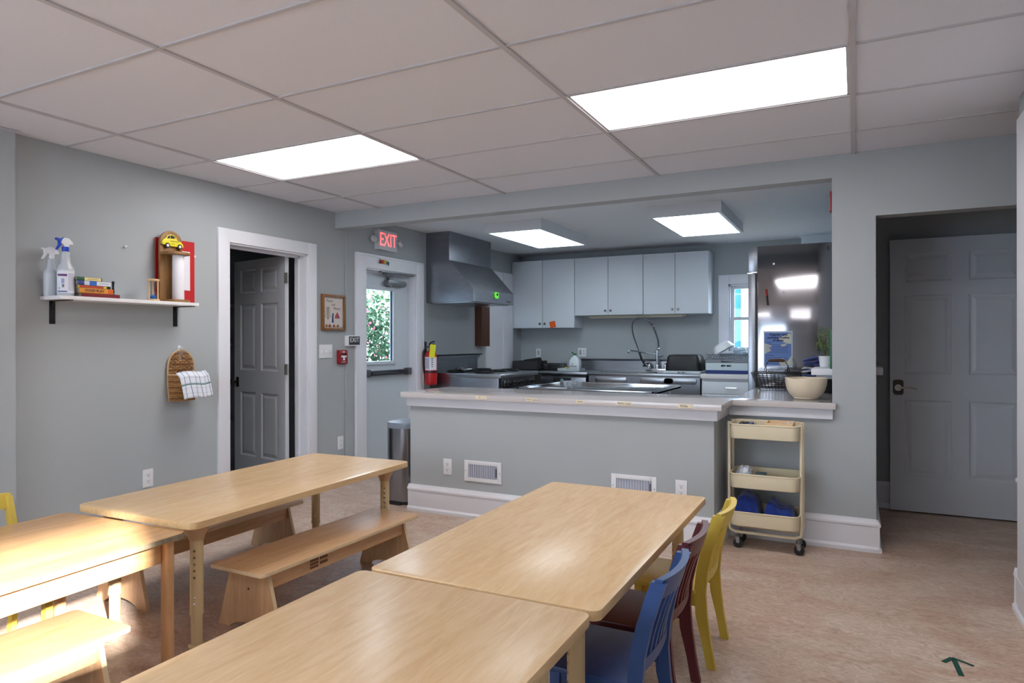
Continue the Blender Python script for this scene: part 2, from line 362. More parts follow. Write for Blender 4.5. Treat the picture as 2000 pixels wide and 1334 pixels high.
# door and window casings
def casing_x(name, y0, y1, ztop, w, label, inner, zin, t=.022):
    b = MB(); i0, i1 = inner
    b.box(XL, XL+t, y0, i0, 0, ztop, .003); b.box(XL, XL+t, i1, y1, 0, ztop, .003); b.box(XL, XL+t-.002, i0-.004, i1+.004, zin, ztop, .003)
    b.box(XL-.13, XL+.004, i0-.002, i0+.012, 0, zin); b.box(XL-.13, XL+.004, i1-.012, i1+.002, 0, zin); b.box(XL-.13, XL+.004, i0, i1, zin-.012, zin+.002)
    b.box(XL-.09, XL-.075, i1-.026, i1-.012, 0, zin-.012); b.box(XL-.09, XL-.075, i0+.012, i0+.026, 0, zin-.012); b.box(XL-.09, XL-.075, i0, i1, zin-.03, zin-.012)
    return b.build(name, TRIM, kind=S, label=label, cat='door frame')
casing_x('trim_1', 3.40, 4.407, 2.135, .1, 'white casing around the open store room door', (3.50, 4.31), 2.035)
t2 = casing_x('trim_2', 4.92, 6.024, 2.132, .14, 'white casing around the exit door', (5.07, 5.894), 2.0)
b = MB(); b.box(XL+.02, XL+.026, 4.92, 6.024, 2.112, 2.134, .002); b.box(XL+.02, XL+.026, 4.92, 4.94, 0, 2.12, .002); b.box(XL+.02, XL+.026, 6.004, 6.024, 0, 2.12, .002); b.build('casing_bead', TRIM, t2)

def panel_door(name, label, width, height, thick, xs, zs, mtx, pm=DOORP, n=None, both=False):
    """leaf in local frame: x 0..width, front face at y=0 facing -y, z up"""
    root = thing(name, label, 'door', mtx.translation, 0, local=True, kind=S); root.matrix_world = mtx
    b = MB(); d = .009
    b.box(0, width, d, thick-d if both else thick, 0, height)
    xs2 = [0]+[v for p in xs for v in p]+[width]; zs2 = [0]+[v for p in zs for v in p]+[height]
    for k in range(0, len(xs2), 2): b.box(xs2[k], xs2[k+1], 0, d+.001, 0, height)
    for (xa, xb) in xs:
        for k in range(0, len(zs2), 2): b.box(xa, xb, 0, d+.001, zs2[k], zs2[k+1])
    b.build('leaf', pm, root, smooth=False)
    for (xa, xb) in xs:
        for (za, zb) in zs:
            b = MB(); rings = []
            for ins, y in ((0, .0), (.012, .0085), (.022, .0085), (.045, .0015), (.05, .0015)):
                rings.append(b.ring([(xa+ins, y, za+ins), (xb-ins, y, za+ins), (xb-ins, y, zb-ins), (xa+ins, y, zb-ins)]))
            b.skin(rings, True, False); b._mark([b.bm.faces.new(rings[-1])])
            b.build('panel', pm, root, smooth=False)
    return root
ZP = [(.265, .835), (1.03, 1.62), (1.72, 1.93)]
# door 1: store room door swung inwards
ang = R_(180-10.5)
m1 = Matrix.Translation((-5.064, 4.32, .008)) @ Matrix.Rotation(R_(-10.5), 4, 'Z')
d1 = panel_door('door_1', 'grey-white six-panel door standing open into the dark store room', .79, 2.012, .036, [(.10, .345), (.43, .685)], ZP, m1)
b = MB(); b.box(.035, .075, -.006, 0, .875, .965, .004); b.cyl((.055, -.004, .92), (.055, -.05, .92), .010); b.sphere((.055, -.06, .92), .026, (1, .75, 1), 14)
b.build('door_knob', mat('aged_bronze', (58, 54, 50), .3, .9), d1, label='dark round door knob')
for z in (.22, 1.05, 1.82):
    b = MB(); b.cyl((.796, -.004, z-.045), (.796, -.004, z+.045), .008, n=8); b.box(.79, .793, 0, .032, z-.045, z+.045); b.box(.798, .84, -.012, -.008, z-.045, z+.045)
    b.build('hinge', mat('hinge_nickel', (190, 188, 184), .4, .7), d1)
# door 3: hallway door
m3 = Matrix.Translation((.235, 5.84, .012)) @ Matrix.Rotation(R_(1.2), 4, 'Z')
d3 = panel_door('door_3', 'six-panel door with a lever handle in the dark hallway', .90, 2.04, .036, [(.095, .395), (.50, .80)], ZP, m3)
b = MB(); b.prism(rrect(.018, .088, .87, .985, .02), 'xz', -.008, 0); b.m = 1; b.cyl((.053, -.006, .925), (.053, -.045, .925), .011)
b.tube([(.053, -.045, .925), (.085, -.05, .928), (.12, -.05, .93), (.155, -.047, .922), (.168, -.045, .915)], [.009, .008, .007, .006, .005])
b.cyl((.053, -.006, .925), (.053, -.016, .925), .024); b.build('lever_handle', [mat('aged_bronze', (58, 54, 50)), mat('hinge_nickel', (128, 126, 122))], d3, label='dark bronze lever handle with a square backplate')
# door 2: exit door with a window, panic bar and closer
d2 = thing('door_2', 'grey-white exit door with a glass window, panic bar and closer', 'door', (-4.27, 5.48, 0), kind=S)
gy0, gy1, gz0, gz1 = 5.13, 5.61, 1.095, 1.81
b = MB()
for y0, y1, z0, z1 in ((5.083, gy0, .03, 1.985), (gy1, 5.88, .03, 1.985), (gy0, gy1, .03, gz0), (gy0, gy1, gz1, 1.985)): b.box(-4.29, -4.25, y0, y1, z0, z1)
b.build('leaf', DOORW, d2, smooth=False)
b = MB(); e = .035
for y0, y1, z0, z1 in ((gy0-e, gy0, gz0-e, gz1+e), (gy1, gy1+e, gz0-e, gz1+e), (gy0, gy1, gz0-e, gz0), (gy0, gy1, gz1, gz1+e)): b.box(-4.252, -4.238, y0, y1, z0, z1, .003)
b.m = 1; b.box(-4.27, -4.262, gy1-.012, gy1, gz0, gz1)
b.build('glazing_frame', [DOORW, BLACK], d2)
bx('pane', GLASS, (-4.272, -4.268, gy0, gy1, gz0, gz1), d2)
bx('door_sweep', BLACK, (-4.292, -4.246, 5.083, 5.88, .005, .06), d2)
bx('weather_seal', BLACK, (-4.268, -4.252, 5.8805, 5.893, .03, 1.985), d2)
b = MB(); b.box(-4.25, -4.20, 5.10, 5.20, .945, 1.015, .004); b.box(-4.25, -4.20, 5.80, 5.872, .945, 1.015, .006); b.m = 1; b.box(-4.235, -4.19, 5.20, 5.80, .955, 1.003, .006)
pb = b.build('panic_bar', [mat('bar_grey', (96, 98, 104), .4, .6), mat('bar_grey_dark', (58, 60, 66), .45, .5)], d2)
cut(pb, MB().box(-4.205, -4.18, 5.22, 5.66, .972, .988))
GUN = mat('closer_grey', (118, 122, 126), .4, .5)
b = MB(); b.box(-4.25, -4.19, 5.47, 5.76, 1.86, 1.92, .012); b.cyl((-4.22, 5.53, 1.85), (-4.22, 5.53, 1.945), .022); b.cyl((-4.22, 5.46, 1.89), (-4.22, 5.77, 1.89), .031, n=14)
cl = b.build('door_closer', GUN, d2)
b = MB(); b.box(-4.232, -4.21, 5.535, 5.565, 1.935, 1.95); b.tube([(-4.22, 5.54, 1.95), (-4.18, 5.36, 1.968)], .009); b.tube([(-4.18, 5.36, 1.968), (-4.15, 5.60, 1.982), (-4.16, 5.84, 1.985)], .008); b.box(-4.19, -4.15, 5.30, 5.86, 1.978, 1.99)
b.build('closer_arm', GUN, cl)
# white door/panel at the far end of the left wall, behind the hood
tr3 = bx('trim_3', TRIM, (XL, XL+.02, 7.42, 8.12, .93, 2.2), kind=S, label='white casing and panel on the wall beyond the range hood', cat='door frame')
bx('casing_edge', TRIM, (XL+.02, XL+.034, 7.85, 8.12, .93, 2.2), tr3, .003)

# window 1 (kitchen)
w1 = thing('window_1', 'white double-hung kitchen window beside the tall fridge', 'window', (-1, YB, WZ0), kind=S)
b = MB(); o_ = .115
for x0, x1, z0, z1 in ((WX0-o_, WX0, WZ0-.05, WZ1+o_), (WX1, WX1+o_, WZ0-.05, WZ1+o_), (WX0, WX1, WZ1, WZ1+o_)): b.box(x0, x1, YB-.022, YB, z0, z1, .003)
b.build('casing', TRIM, w1)
bx('sill', TRIM, (WX0-.14, WX1+.14, YB-.06, YB+.05, WZ0-.03, WZ0, ), w1, .004)
b = MB()
for x0, x1, z0, z1 in ((WX0, WX0+.02, WZ0, WZ1), (WX1-.02, WX1, WZ0, WZ1), (WX0, WX1, WZ1-.02, WZ1), (WX0, WX1, WZ0, WZ0+.012)): b.box(x0, x1, YB, YB+.11, z0, z1)
b.build('jamb', mat('window_vinyl', (206, 208, 214), .5), w1)
zm = 1.56
for k, (z0, z1, yy) in enumerate(((zm-.02, WZ1-.02, YB+.06), (WZ0+.012, zm+.02, YB+.03))):
    b = MB()
    for x0, x1, za, zb in ((WX0+.02, WX0+.06, z0, z1), (WX1-.06, WX1-.02, z0, z1), (WX0+.06, WX1-.06, z0, z0+.035), (WX0+.06, WX1-.06, z1-.035, z1)): b.box(x0, x1, yy, yy+.028, za, zb, .002)
    sh = b.build('sash', mat('window_vinyl', (206, 208, 214)), w1)
    bx('pane', GLASS, (WX0+.06, WX1-.06, yy+.012, yy+.016, z0+.035, z1-.035), sh)
# windows behind the camera
def plain_window(name, label, axis, a0, a1, z0, z1, p, mull):
    w = thing(name, label, 'window', (p if axis == 'x' else (a0+a1)/2, (a0+a1)/2 if axis == 'x' else p, z0), kind=S)
    b = MB(); q = [a0, a1]+[a0+(a1-a0)*k/(mull+1) for k in range(1, mull+1)]
    def put(u0, u1, za, zb, t=.03):
        if axis == 'x': b.box(p-t, p+t, u0, u1, za, zb)
        else: b.box(u0, u1, p-t, p+t, za, zb)
    for u in q: put(u-.025, u+.025, z0, z1)
    e_ = min(.04, (z1-z0)*.1); put(a0, a1, z0, z0+e_); put(a0, a1, z1-e_, z1)
    b.build('window_frame', TRIM, w); b = MB()
    if axis == 'x': b.box(p-.002, p+.002, a0, a1, z0, z1)
    else: b.box(a0, a1, p-.002, p+.002, z0, z1)
    b.build('pane', GLASS, w)
plain_window('window_right_offscreen', 'high window in the side wall letting the sun onto the tables', 'x', RY0, RY1, RZ0, RZ1, .76, 0)
plain_window('window_rear_offscreen', 'wide window in the wall opposite the kitchen', 'y', -4.05, -1.95, .75, 2.25, -3.06, 2)
# raceway strip, hall ledge, wall end casing
b = MB(); b.box(XL, XL+.012, 4.79, 4.806, .2, 2.47, .003); b.build('trim_4', WALL, kind=S, label='thin painted cable strip running up the wall beside the exit door', cat='trim')
b = MB(); b.box(.113, .172, 5.33, 5.93, 1.05, 1.107, .004); b.build('trim_5', TRIM, kind=S, label='short white ledge on the hallway wall', cat='ledge')
b = MB(); b.box(.678, .70, 2.9, 3.90, 0, 2.33, .003); b.build('trim_6', TRIM, kind=S, label='white casing on the wall end beside the hallway', cat='door frame')
# ------------------------------------------------------------------ ceiling lights
PAN = emit('light_panel_diffuser', (1.0, .975, .965), PANEL_E)
KPAN = emit('kitchen_light_diffuser', (.80, .92, 1.0), KITCH_E)
for n, (ci, y0) in enumerate(LIGHTS):
    x0, x1, y1 = GX[ci], GX[ci+1], y0+.6096
    lab = ['recessed ceiling light panel over the table with benches', 'long recessed ceiling light panel over the aisle beside the chairs', 'recessed ceiling light panel between the worn oak table and the wide window', 'recessed ceiling light panel between the maple tables and the rear wall'][n]
    off_ = ['', '', '_left_offscreen', '_right_offscreen'][n]
    t = thing('ceiling_light'+off_, lab, 'ceiling light', ((x0+x1)/2, (y0+y1)/2, ZC+.004), group='recessed ceiling light panels')
    b = MB(); i = .012; e = .012
    for d in ((x0+i, x0+i+e, y0+.009, y1-.009), (x1-i-e, x1-i, y0+.009, y1-.009), (x0+i, x1-i, y0+.009, y0+.009+e), (x0+i, x1-i, y1-.009-e, y1-.009)): b.box(*d, ZC+.002, ZC+.03)
    b.build('frame', TBAR, t)
    bx('diffuser'+off_, PAN, (x0+i+e, x1-i-e, y0+.02, y1-.02, ZC+.008, ZC+.016), t)
for (x0, x1, y0, y1), lab in (((-3.31, -2.69, 5.885, 7.14), 'boxy white ceiling light fixture beside the range hood'), ((-1.62, -1.0, 5.825, 7.06), 'boxy white ceiling light fixture near the tall fridge')):
    t = thing('kitchen_ceiling_light', lab, 'ceiling light', ((x0+x1)/2, (y0+y1)/2, 2.375), group='surface mounted kitchen lights')
    b = MB(); w = .028
    for d in ((x0, x0+w, y0, y1), (x1-w, x1, y0, y1), (x0+w, x1-w, y0, y0+w), (x0+w, x1-w, y1-w, y1)): b.box(*d, 2.375, 2.475)
    b.build('housing', mat('fixture_white', (208, 212, 218), .5), t)
    bx('diffuser', KPAN, (x0+w, x1-w, y0+w, y1-w, 2.379, 2.388), t)
# ------------------------------------------------------------------ tables
def activity_table(label, cx, cy, rz, w, l, h=.56, hole_dir=(.35, -.94), rc=.03):
    t = thing('activity_table', label, 'table', (cx, cy, 0), rz, 'maple activity tables', local=True)
    b = MB(); b.prism(rrect(-w/2, w/2, -l/2, l/2, rc, 6), 'xy', h-.03, h, .003)
    b.bm.normal_update()
    for f in b.bm.faces: f.material_index = 0 if abs(f.normal.z) > .8 else 1
    b.build('table_top', [MAPLE, EDGEW], t)
    for sx in (-1, 1):
        for sy in (-1, 1):
            x, y = sx*(w/2-.11), sy*(l/2-.11)
            b = MB(); b.cyl((x, y, .155), (x, y, h-.05), .0265, n=20)
            b.m = 1; b.cyl((x, y, .012), (x, y, .17), .0235, n=20); b.cyl((x, y, .14), (x, y, .162), .0285, .0270, n=20)
            lg = b.build('leg', [LEGM, LEGM], t)
            MB().lathe([(.034, 0), (.034, .008), (.027, .016)], (x, y, 0), 18).build('foot_glide', LEGM, lg)
            MB().lathe([(.03, h-.105), (.033, h-.09), (.058, h-.04), (.066, h-.032)], (x, y, 0), 20).build('leg_housing', HOUS, lg)
            b = MB(); dx, dy = hole_dir
            for k in range(5): z = .30+.028*k; b.cyl((x+dx*.006, y+dy*.006, z), (x+dx*.032, y+dy*.032, z), .0055, n=8)
            cut(lg, b)
            b = MB()
            for z in (.19, .215): b.sphere((x+dx*.0265, y+dy*.0265, z), .005, n=8)
            b.build('set_screws', CHROME, lg)
    return t
activity_table('long maple activity table between the two low benches', -2.775, 2.582, R_(1.7), .755, 1.55, hole_dir=(.5, -.87), rc=.045)
activity_table('maple activity table with a yellow and a maroon chair beside the counter', -1.012, 2.468, R_(.2), .785, 1.50, hole_dir=(-.7, -.71))
activity_table('maple activity table end to end with the one by the counter', -1.018, .945, R_(.5), .785, 1.52, hole_dir=(-.9, .43))
# worn wooden table
wt = thing('wooden_table', 'worn oak table with wooden legs butted against the bench table', 'table', (-2.745, 1.14, 0), R_(3.2), local=True)
b = MB(); b.prism(rrect(-.385, .385, -.97, .66, .045, 5), 'xy', .506, .528, .003)
b.bm.normal_update()
for f in b.bm.faces: f.material_index = 0 if abs(f.normal.z) > .8 else 1
b.build('table_top', [OLDW, OLDE], wt)
for sx in (-1, 1):
    for sy in (-1, 1):
        b = MB(); x, y = sx*.335, (.60 if sy > 0 else -.91)
        rings = [b.ring([(x+q[0], y+q[1], z) for q in rrect(-.02, .02, -.02, .02, .011, 3)]) for z in (0, .506)]
        b.skin(rings); b.build('leg', OLDWZ, wt)
for sx in (-1, 1): bx('apron', OLDW, (sx*.318-.011, sx*.318+.011, -.887, .577, .415, .505), wt, .002)
for sy in (-1, 1): bx('apron', wood('worn_oak_cross', (186, 140, 92), (214, 172, 124), .33, 'x'), (-.312, .312, (.60 if sy > 0 else -.91)-.011, (.60 if sy > 0 else -.91)+.011, .415, .505), wt, .002)
# benches
def bench(label, cx, cy, rz, l=1.14, w=.335, h=.30, stamp=False):
    t = thing('bench', label, 'bench', (cx, cy, 0), rz, 'low plywood benches', local=True)
    b = MB(); b.prism(rrect(-w/2, w/2, -l/2, l/2, .02, 4), 'xy', h-.018, h, .004)
    b.bm.normal_update()
    for f in b.bm.faces: f.material_index = 0 if abs(f.normal.z) > .8 else 1
    b.build('seat', [PLY, PLYE], t)
    for sy in (-1, 1):
        y = sy*(l/2-.085); pts = [(-.115, h-.018), (-.195, 0), (-.155, 0)]
        for k in range(0, 9): a = R_(180-20-140*k/8); pts.append((.125*math.cos(a)/math.cos(R_(20)), .055*math.sin(a)-.019+.001))
        pts += [(.155, 0), (.195, 0), (.115, h-.018)]
        b = MB(); b.prism(pts, 'xz', y-.009, y+.009)
        b.bm.normal_update()
        for f in b.bm.faces: f.material_index = 0 if abs(f.normal.y) > .8 else 1
        p = b.build('end_panel', [PLYZ, PLYE], t, smooth=False)
        b = MB(); b.cyl((0, y+sy*.009, .19), (0, y+sy*.011, .19), .006, n=8); b.build('bolt', mat('bolt_dark', (60, 46, 36), .5), p)
    for sx in (-1, 1):
        r = bx('stretcher', PLY, (sx*.105-.009, sx*.105+.009, -(l/2-.095), l/2-.095, h-.098, h-.018), t)
        if stamp and sx == 1:
            b = MB(); x = .1142
            for r_ in range(3):
                for c_ in range(5): b.box(x, x+.0004, -.235+c_*.011, -.226+c_*.011, .215+r_*.016, .227+r_*.016)
            for r_ in range(2):
                for c_ in range(4): b.box(x, x+.0004, -.17+c_*.013, -.159+c_*.013, .222+r_*.022, .236+r_*.022)
            b.build('maker_stamp', mat('stamp_ink', (96, 62, 40), .7), r, label='brown branded maker mark')
    for sx in (-1, 1):
        for sy in (-1, 1):
            b = MB(); b.cyl((sx*.07, sy*(l/2-.085), h), (sx*.07, sy*(l/2-.085), h+.0006), .004, n=8); b.build('screw_plug', mat('plug_wood', (150, 108, 72), .6), t)
    return t
bench('low plywood bench with a maker stamp, facing the maple tables', -2.405, 2.625, R_(-.8), stamp=True)
bench('low plywood bench between the side wall and the long maple table', -3.225, 2.565, R_(1.0), l=1.16)
bench('low plywood bench with sunlit seat beside the worn oak table', -2.415, .915, R_(0))
# kids' chairs: local frame, front towards -x, rear feet at x=0
def chair(label, x, y, rz, m, seatm, w=.33):
    t = thing('kids_chair', label, 'chair', (x, y, 0), rz, "small slat-back children's chairs", local=True)
    prof = [(0.0, 0), (-.018, .10), (-.036, .20), (-.042, .29), (-.034, .38), (-.014, .47), (.012, .555), (.03, .605)]
    def backx(z):
        for (xa, za), (xb, zb) in zip(prof, prof[1:]):
            if z <= zb: return xa+(xb-xa)*(z-za)/(zb-za)
        return prof[-1][0]
    for s in (-1, 1):
        b = MB(); rings = []
        for (px, pz) in prof:
            d = .025 if pz > .1 else .019; yy = s*(w/2-.013)
            rings.append(b.ring([(px-d, yy-.011, pz), (px+d*.8, yy-.011, pz), (px+d*.8, yy+.011, pz), (px-d, yy+.011, pz)]))
        b.skin(rings); b.build('rear_leg', m, t, ang=50)
        b = MB(); fx = -.295; yy = s*(w/2-.02)
        rings = [b.ring([(fx-.016-q, yy-.015, z), (fx+.016, yy-.015, z), (fx+.016, yy+.015, z), (fx-.016-q, yy+.015, z)]) for z, q in ((0, .0), (.285, .0))]
        b.skin(rings); b.build('front_leg', m, t)
        bx('apron', m, (-.28, -.05, s*(w/2-.02)-.008, s*(w/2-.02)+.008, .235, .287), t)
    bx('apron', m, (-.303, -.287, -w/2+.035, w/2-.035, .235, .287), t)
    b = MB(); b.prism(rrect(-.325, -.055, -w/2-.005, w/2+.005, .02, 4), 'xy', .286, .304, .004); b.build('seat', seatm, t)
    # curved rails
    def rail(z0, z1, bow, name, th=.011):
        b = MB(); rings = []; N = 10
        for k in range(N+1):
            u = -1+2*k/N; yy = u*(w/2-.004); ox = bow*(1-u*u)
            rings.append(b.ring([(backx(z0)-th+ox, yy, z0), (backx(z0)+th+ox, yy, z0), (backx(z1)+th+ox, yy, z1), (backx(z1)-th+ox, yy, z1)]))
        b.skin(rings); return b.build(name, m, t, ang=50)
    rail(.55, .615, .026, 'top_rail'); rail(.325, .365, .014, 'lower_rail', .009)
    for k in range(5):
        u = -.62+.31*k; yy = u*(w/2-.03); b = MB(); rings = []
        for z, bw in ((.35, .014), (.42, .018), (.49, .022), (.565, .026)):
            cx = backx(z)+bw*(1-u*u*.85)
            rings.append(b.ring([(cx-.006, yy-.0095, z), (cx+.006, yy-.0095, z), (cx+.006, yy+.0095, z), (cx-.006, yy+.0095, z)]))
        b.skin(rings); b.build('slat', m, t, ang=50)
    return t
chair('yellow slat-back chair beside the maroon one, nearest the cream cart', -.505, 2.865, 0, YEL, YEL)
chair('maroon slat-back chair between the blue and the yellow ones', -.537, 2.43, 0, RED, RED)
chair('blue slat-back chair tucked under the maple table', -.525, 2.045, 0, BLU, BLU)
chair('yellow slat-back chair at the worn oak table, backed to the side wall', -3.365, 1.50, math.pi, YEL, YEL)

# ------------------------------------------------------------------ serving counter
pts = [(-3.10, 4.185), (-.72, 4.185), (-.72, 4.60), (-.108, 4.60), (-.108, 4.655), (-.135, 4.655), (-.135, 5.87), (-.735, 5.87), (-.735, 4.87), (-3.10, 4.87)]
b = MB(); b.prism(pts, 'xy', .8655, .905, .004); b.build('countertop', SLAB, label='white speckled stone counter slab with a step, on the half wall', cat='countertop')
b = MB()
for d in ((-3.07, -.752, 4.222, 4.244), (-.774, -.752, 4.244, 4.66), (-.752, -.125, 4.636, 4.66), (-3.07, -3.051, 4.244, 4.83)): b.box(*d, .80, .865, .002)
b.build('trim_7', TRIM, kind=S, label='white moulding strip under the stone counter edge', cat='trim')
bx('base_cabinet', CABW, (-.70, -.15, 4.80, 5.84, 0, .864), label='plain white base cabinet under the stepped end of the counter', cat='cabinet')
TAPE = mat('masking_tape', (224, 212, 186), .7)
INK = mat('black_ink', (34, 28, 30), .7)
def scribble(b, x0, x1, z, y, n, amp, seed):
    rnd = random.Random(seed); N = n*5; pts = []
    for k in range(N+1):
        u = k/N; pts.append((x0+(x1-x0)*u+.0025*math.sin(k*1.3), y, z+amp*math.sin(k*1.9)*(.4+.6*rnd.random())))
    b.tube(pts, .0009, 4)
tags = [(-2.436, -2.343, 'A', None), (-2.032, -1.944, None, ((-2.026, -1.992, 3), (-1.982, -1.947, 4))), (-1.662, -1.604, None, ((-1.652, -1.616, 4),)), (-1.376, -1.279, None, ((-1.37, -1.33, 4), (-1.318, -1.286, 4))), (-.982, -.887, 'Holly', None)]
labs = ['masking tape name tag with one letter, nearest the exit door end of the counter', 'masking tape name tag with two scribbled words on the counter edge', 'short masking tape tag with one scribbled word on the counter edge', 'masking tape name tag with a long dark scribble on the counter edge', 'wide pale masking tape name tag nearest the counter step']
for k, (x0, x1, txt, scr) in enumerate(tags):
    tp = bx('tape_tag', TAPE, (x0, x1, 4.1835, 4.1848, .877, .900), label=labs[k], cat='name tag', group='tape tags on the counter edge')
    b = MB()
    if txt: b.text(txt, .022 if len(txt) > 1 else .016, '-y', ((x0+x1)/2-.01, 4.1832, .889), .0006)
    else:
        for q, (a, c, n) in enumerate(scr): scribble(b, a, c, .889-.002*q, 4.183, n, .005, k*7+q)
    b.build('handwriting', INK, tp)
# vents and outlets on the half wall
def vent(label, x0, x1, z0, z1, y):
    t = thing('wall_vent', label, 'vent', ((x0+x1)/2, y, z0), group='white registers in the half wall')
    b = MB(); e = .032
    for d in ((x0, x0+e, z0, z1), (x1-e, x1, z0, z1), (x0+e, x1-e, z0, z0+e*.85), (x0+e, x1-e, z1-e*.85, z1)): b.box(d[0], d[1], y-.008, y, d[2], d[3], .002)
    b.build('frame', WHITEP, t)
    bx('louver_shade_sheet', mat('painted_louver_shade', (176, 182, 200), .6), (x0+e, x1-e, y-.001, y-.0002, z0+e*.8, z1-e*.8), t)  # grey-blue sheet on the wall paints the shade between louvers, no duct
    n = 13
    for k in range(n):
        xx = x0+e+(x1-x0-2*e)*(k+.5)/n
        MB().box(-.0012, .0012, -.004, .004, z0+e*.85, z1-e*.85, mtx=Matrix.Translation((xx, y-.0055, 0)) @ Matrix.Rotation(R_(32), 4, 'Z')).build('louver', WHITEP, t)
    b = MB(); b.box(x1-e-.012, x1-e-.006, y-.012, y-.006, z0+e+.012, z1-e-.012); b.build('damper_lever', mat('lever_grey', (80, 84, 96), .5), t)
    for xx in (x0+.012, x1-.012):
        b = MB(); b.cyl((xx, y-.008, (z0+z1)/2), (xx, y-.0095, (z0+z1)/2), .004, n=8); b.build('screw', mat('screw_grey', (150, 152, 156), .4, .6), t)
vent('white wall register with narrow louvers nearer the bin', -2.563, -2.256, .268, .42, 4.245)
vent('white wall register partly hidden by the maple table', -1.434, -1.133, .268, .42, 4.245)
def outlet(label, c, face, kind='duplex', w=.072, h=.118):
    F = FACE[face]; t = thing('wall_outlet' if kind != 'switch' else 'light_switch', label, 'outlet' if kind != 'switch' else 'switch', c, group='white wall plates')
    def put(name, m, u0, u1, v0, v1, d0, d1, bev=.0015, par=None):
        b = MB(); b.box(u0, u1, v0, v1, d0, d1, bev, mtx=Matrix.Translation(c) @ F.to_4x4()); return b.build(name, m, par or t)
    put('cover_plate', WHITEP, -w/2, w/2, -h/2, h/2, 0, .006)
    if kind == 'duplex':
        for v in (-.02, .02):
            b = MB(); b.prism(rrect(-.0165, .0165, v-.014, v+.014, .009, 4), 'xy', .0055, .0085); bmesh.ops.transform(b.bm, matrix=Matrix.Translation(c) @ F.to_4x4(), verts=b.bm.verts)
            r = b.build('receptacle', WHITEP, t)
            for (u, q, ww) in ((-.006, .003, .0022), (.006, .003, .0022), (0, -.008, .004)): put('slot_shade', SLOT_SHADE, u-ww/2, u+ww/2, v+q-.004, v+q+.004, .0084, .0089, 0, r)  # raised black inserts painted as dark openings, nothing is cut
    elif kind == 'rocker':
        put('rocker', mat('outlet_grey', (170, 176, 172), .5), -.014, .014, -.032, .032, .005, .0085)
    elif kind == 'combo':
        put('rocker', mat('outlet_grey', (150, 156, 156), .5), -w/2+.02, -.006, -.034, .034, .005, .0085)
        for v in (-.018, .018): put('slot_shade', SLOT_SHADE, .02, .03, v-.006, v+.006, .0055, .0075, 0)  # same painted dark openings on the double-gang plate
    else:
        for k in range(3): u = -.046+.046*k; put('toggle', WHITEP, u-.005, u+.005, -.012, .010 if k else .004, .005, .018, .002)
    return t
outlet('white double outlet on the half wall nearer the bin', (-2.71, 4.245, .357), '-y')
outlet('white double outlet on the half wall behind the maple table end', (-.975, 4.245, .357), '-y')
outlet('white double outlet low on the side wall behind the long table', (XL, 2.857, .392), '+x')
outlet('white double outlet low beside the store room casing', (XL, 4.723, .373), '+x')
outlet('white triple switch plate beside the store room door', (XL, 4.534, 1.207), '+x', 'switch', .165, .118)
outlet('white single outlet above the black bin on the kitchen wall', (-3.897, YB, 1.132), '-y', 'rocker', .072, .115)
outlet('white double-gang plate behind the white jug', (-3.255, YB, 1.143), '-y', 'combo', .118, .115)
# ------------------------------------------------------------------ things on the side wall
sh = thing('wall_shelf', 'white wall shelf on black brackets', 'shelf', (-4.07, 2.65, 1.40))
bx('shelf_board', mat('shelf_laminate', (232, 230, 232), .35), (XL, -3.97, 2.20, 3.095, 1.535, 1.556), sh, .001)
for y in (2.265, 3.06):
    b = MB(); b.box(XL, XL+.005, y-.016, y+.016, 1.398, 1.535, .001); b.box(XL, -3.985, y-.016, y+.016, 1.530, 1.5349, .001)
    b.tube([(XL+.002, y, 1.50), (XL+.02, y, 1.53)], .004, 6); br = b.build('bracket', BLACKM, sh)
    b = MB()
    for z in (1.42, 1.47): b.cyl((XL+.005, y, z), (XL+.007, y, z), .004, n=8)
    b.build('screws', BLACK, br)
Z0 = 1.556
CLEARP = mat('translucent_bottle_plastic', (212, 218, 226), .3, vary=.03); CLEARP.node_tree.nodes['Principled BSDF'].inputs['Transmission Weight'].default_value = .25
BLUEP = mat('blue_trigger_plastic', (16, 64, 186), .35)
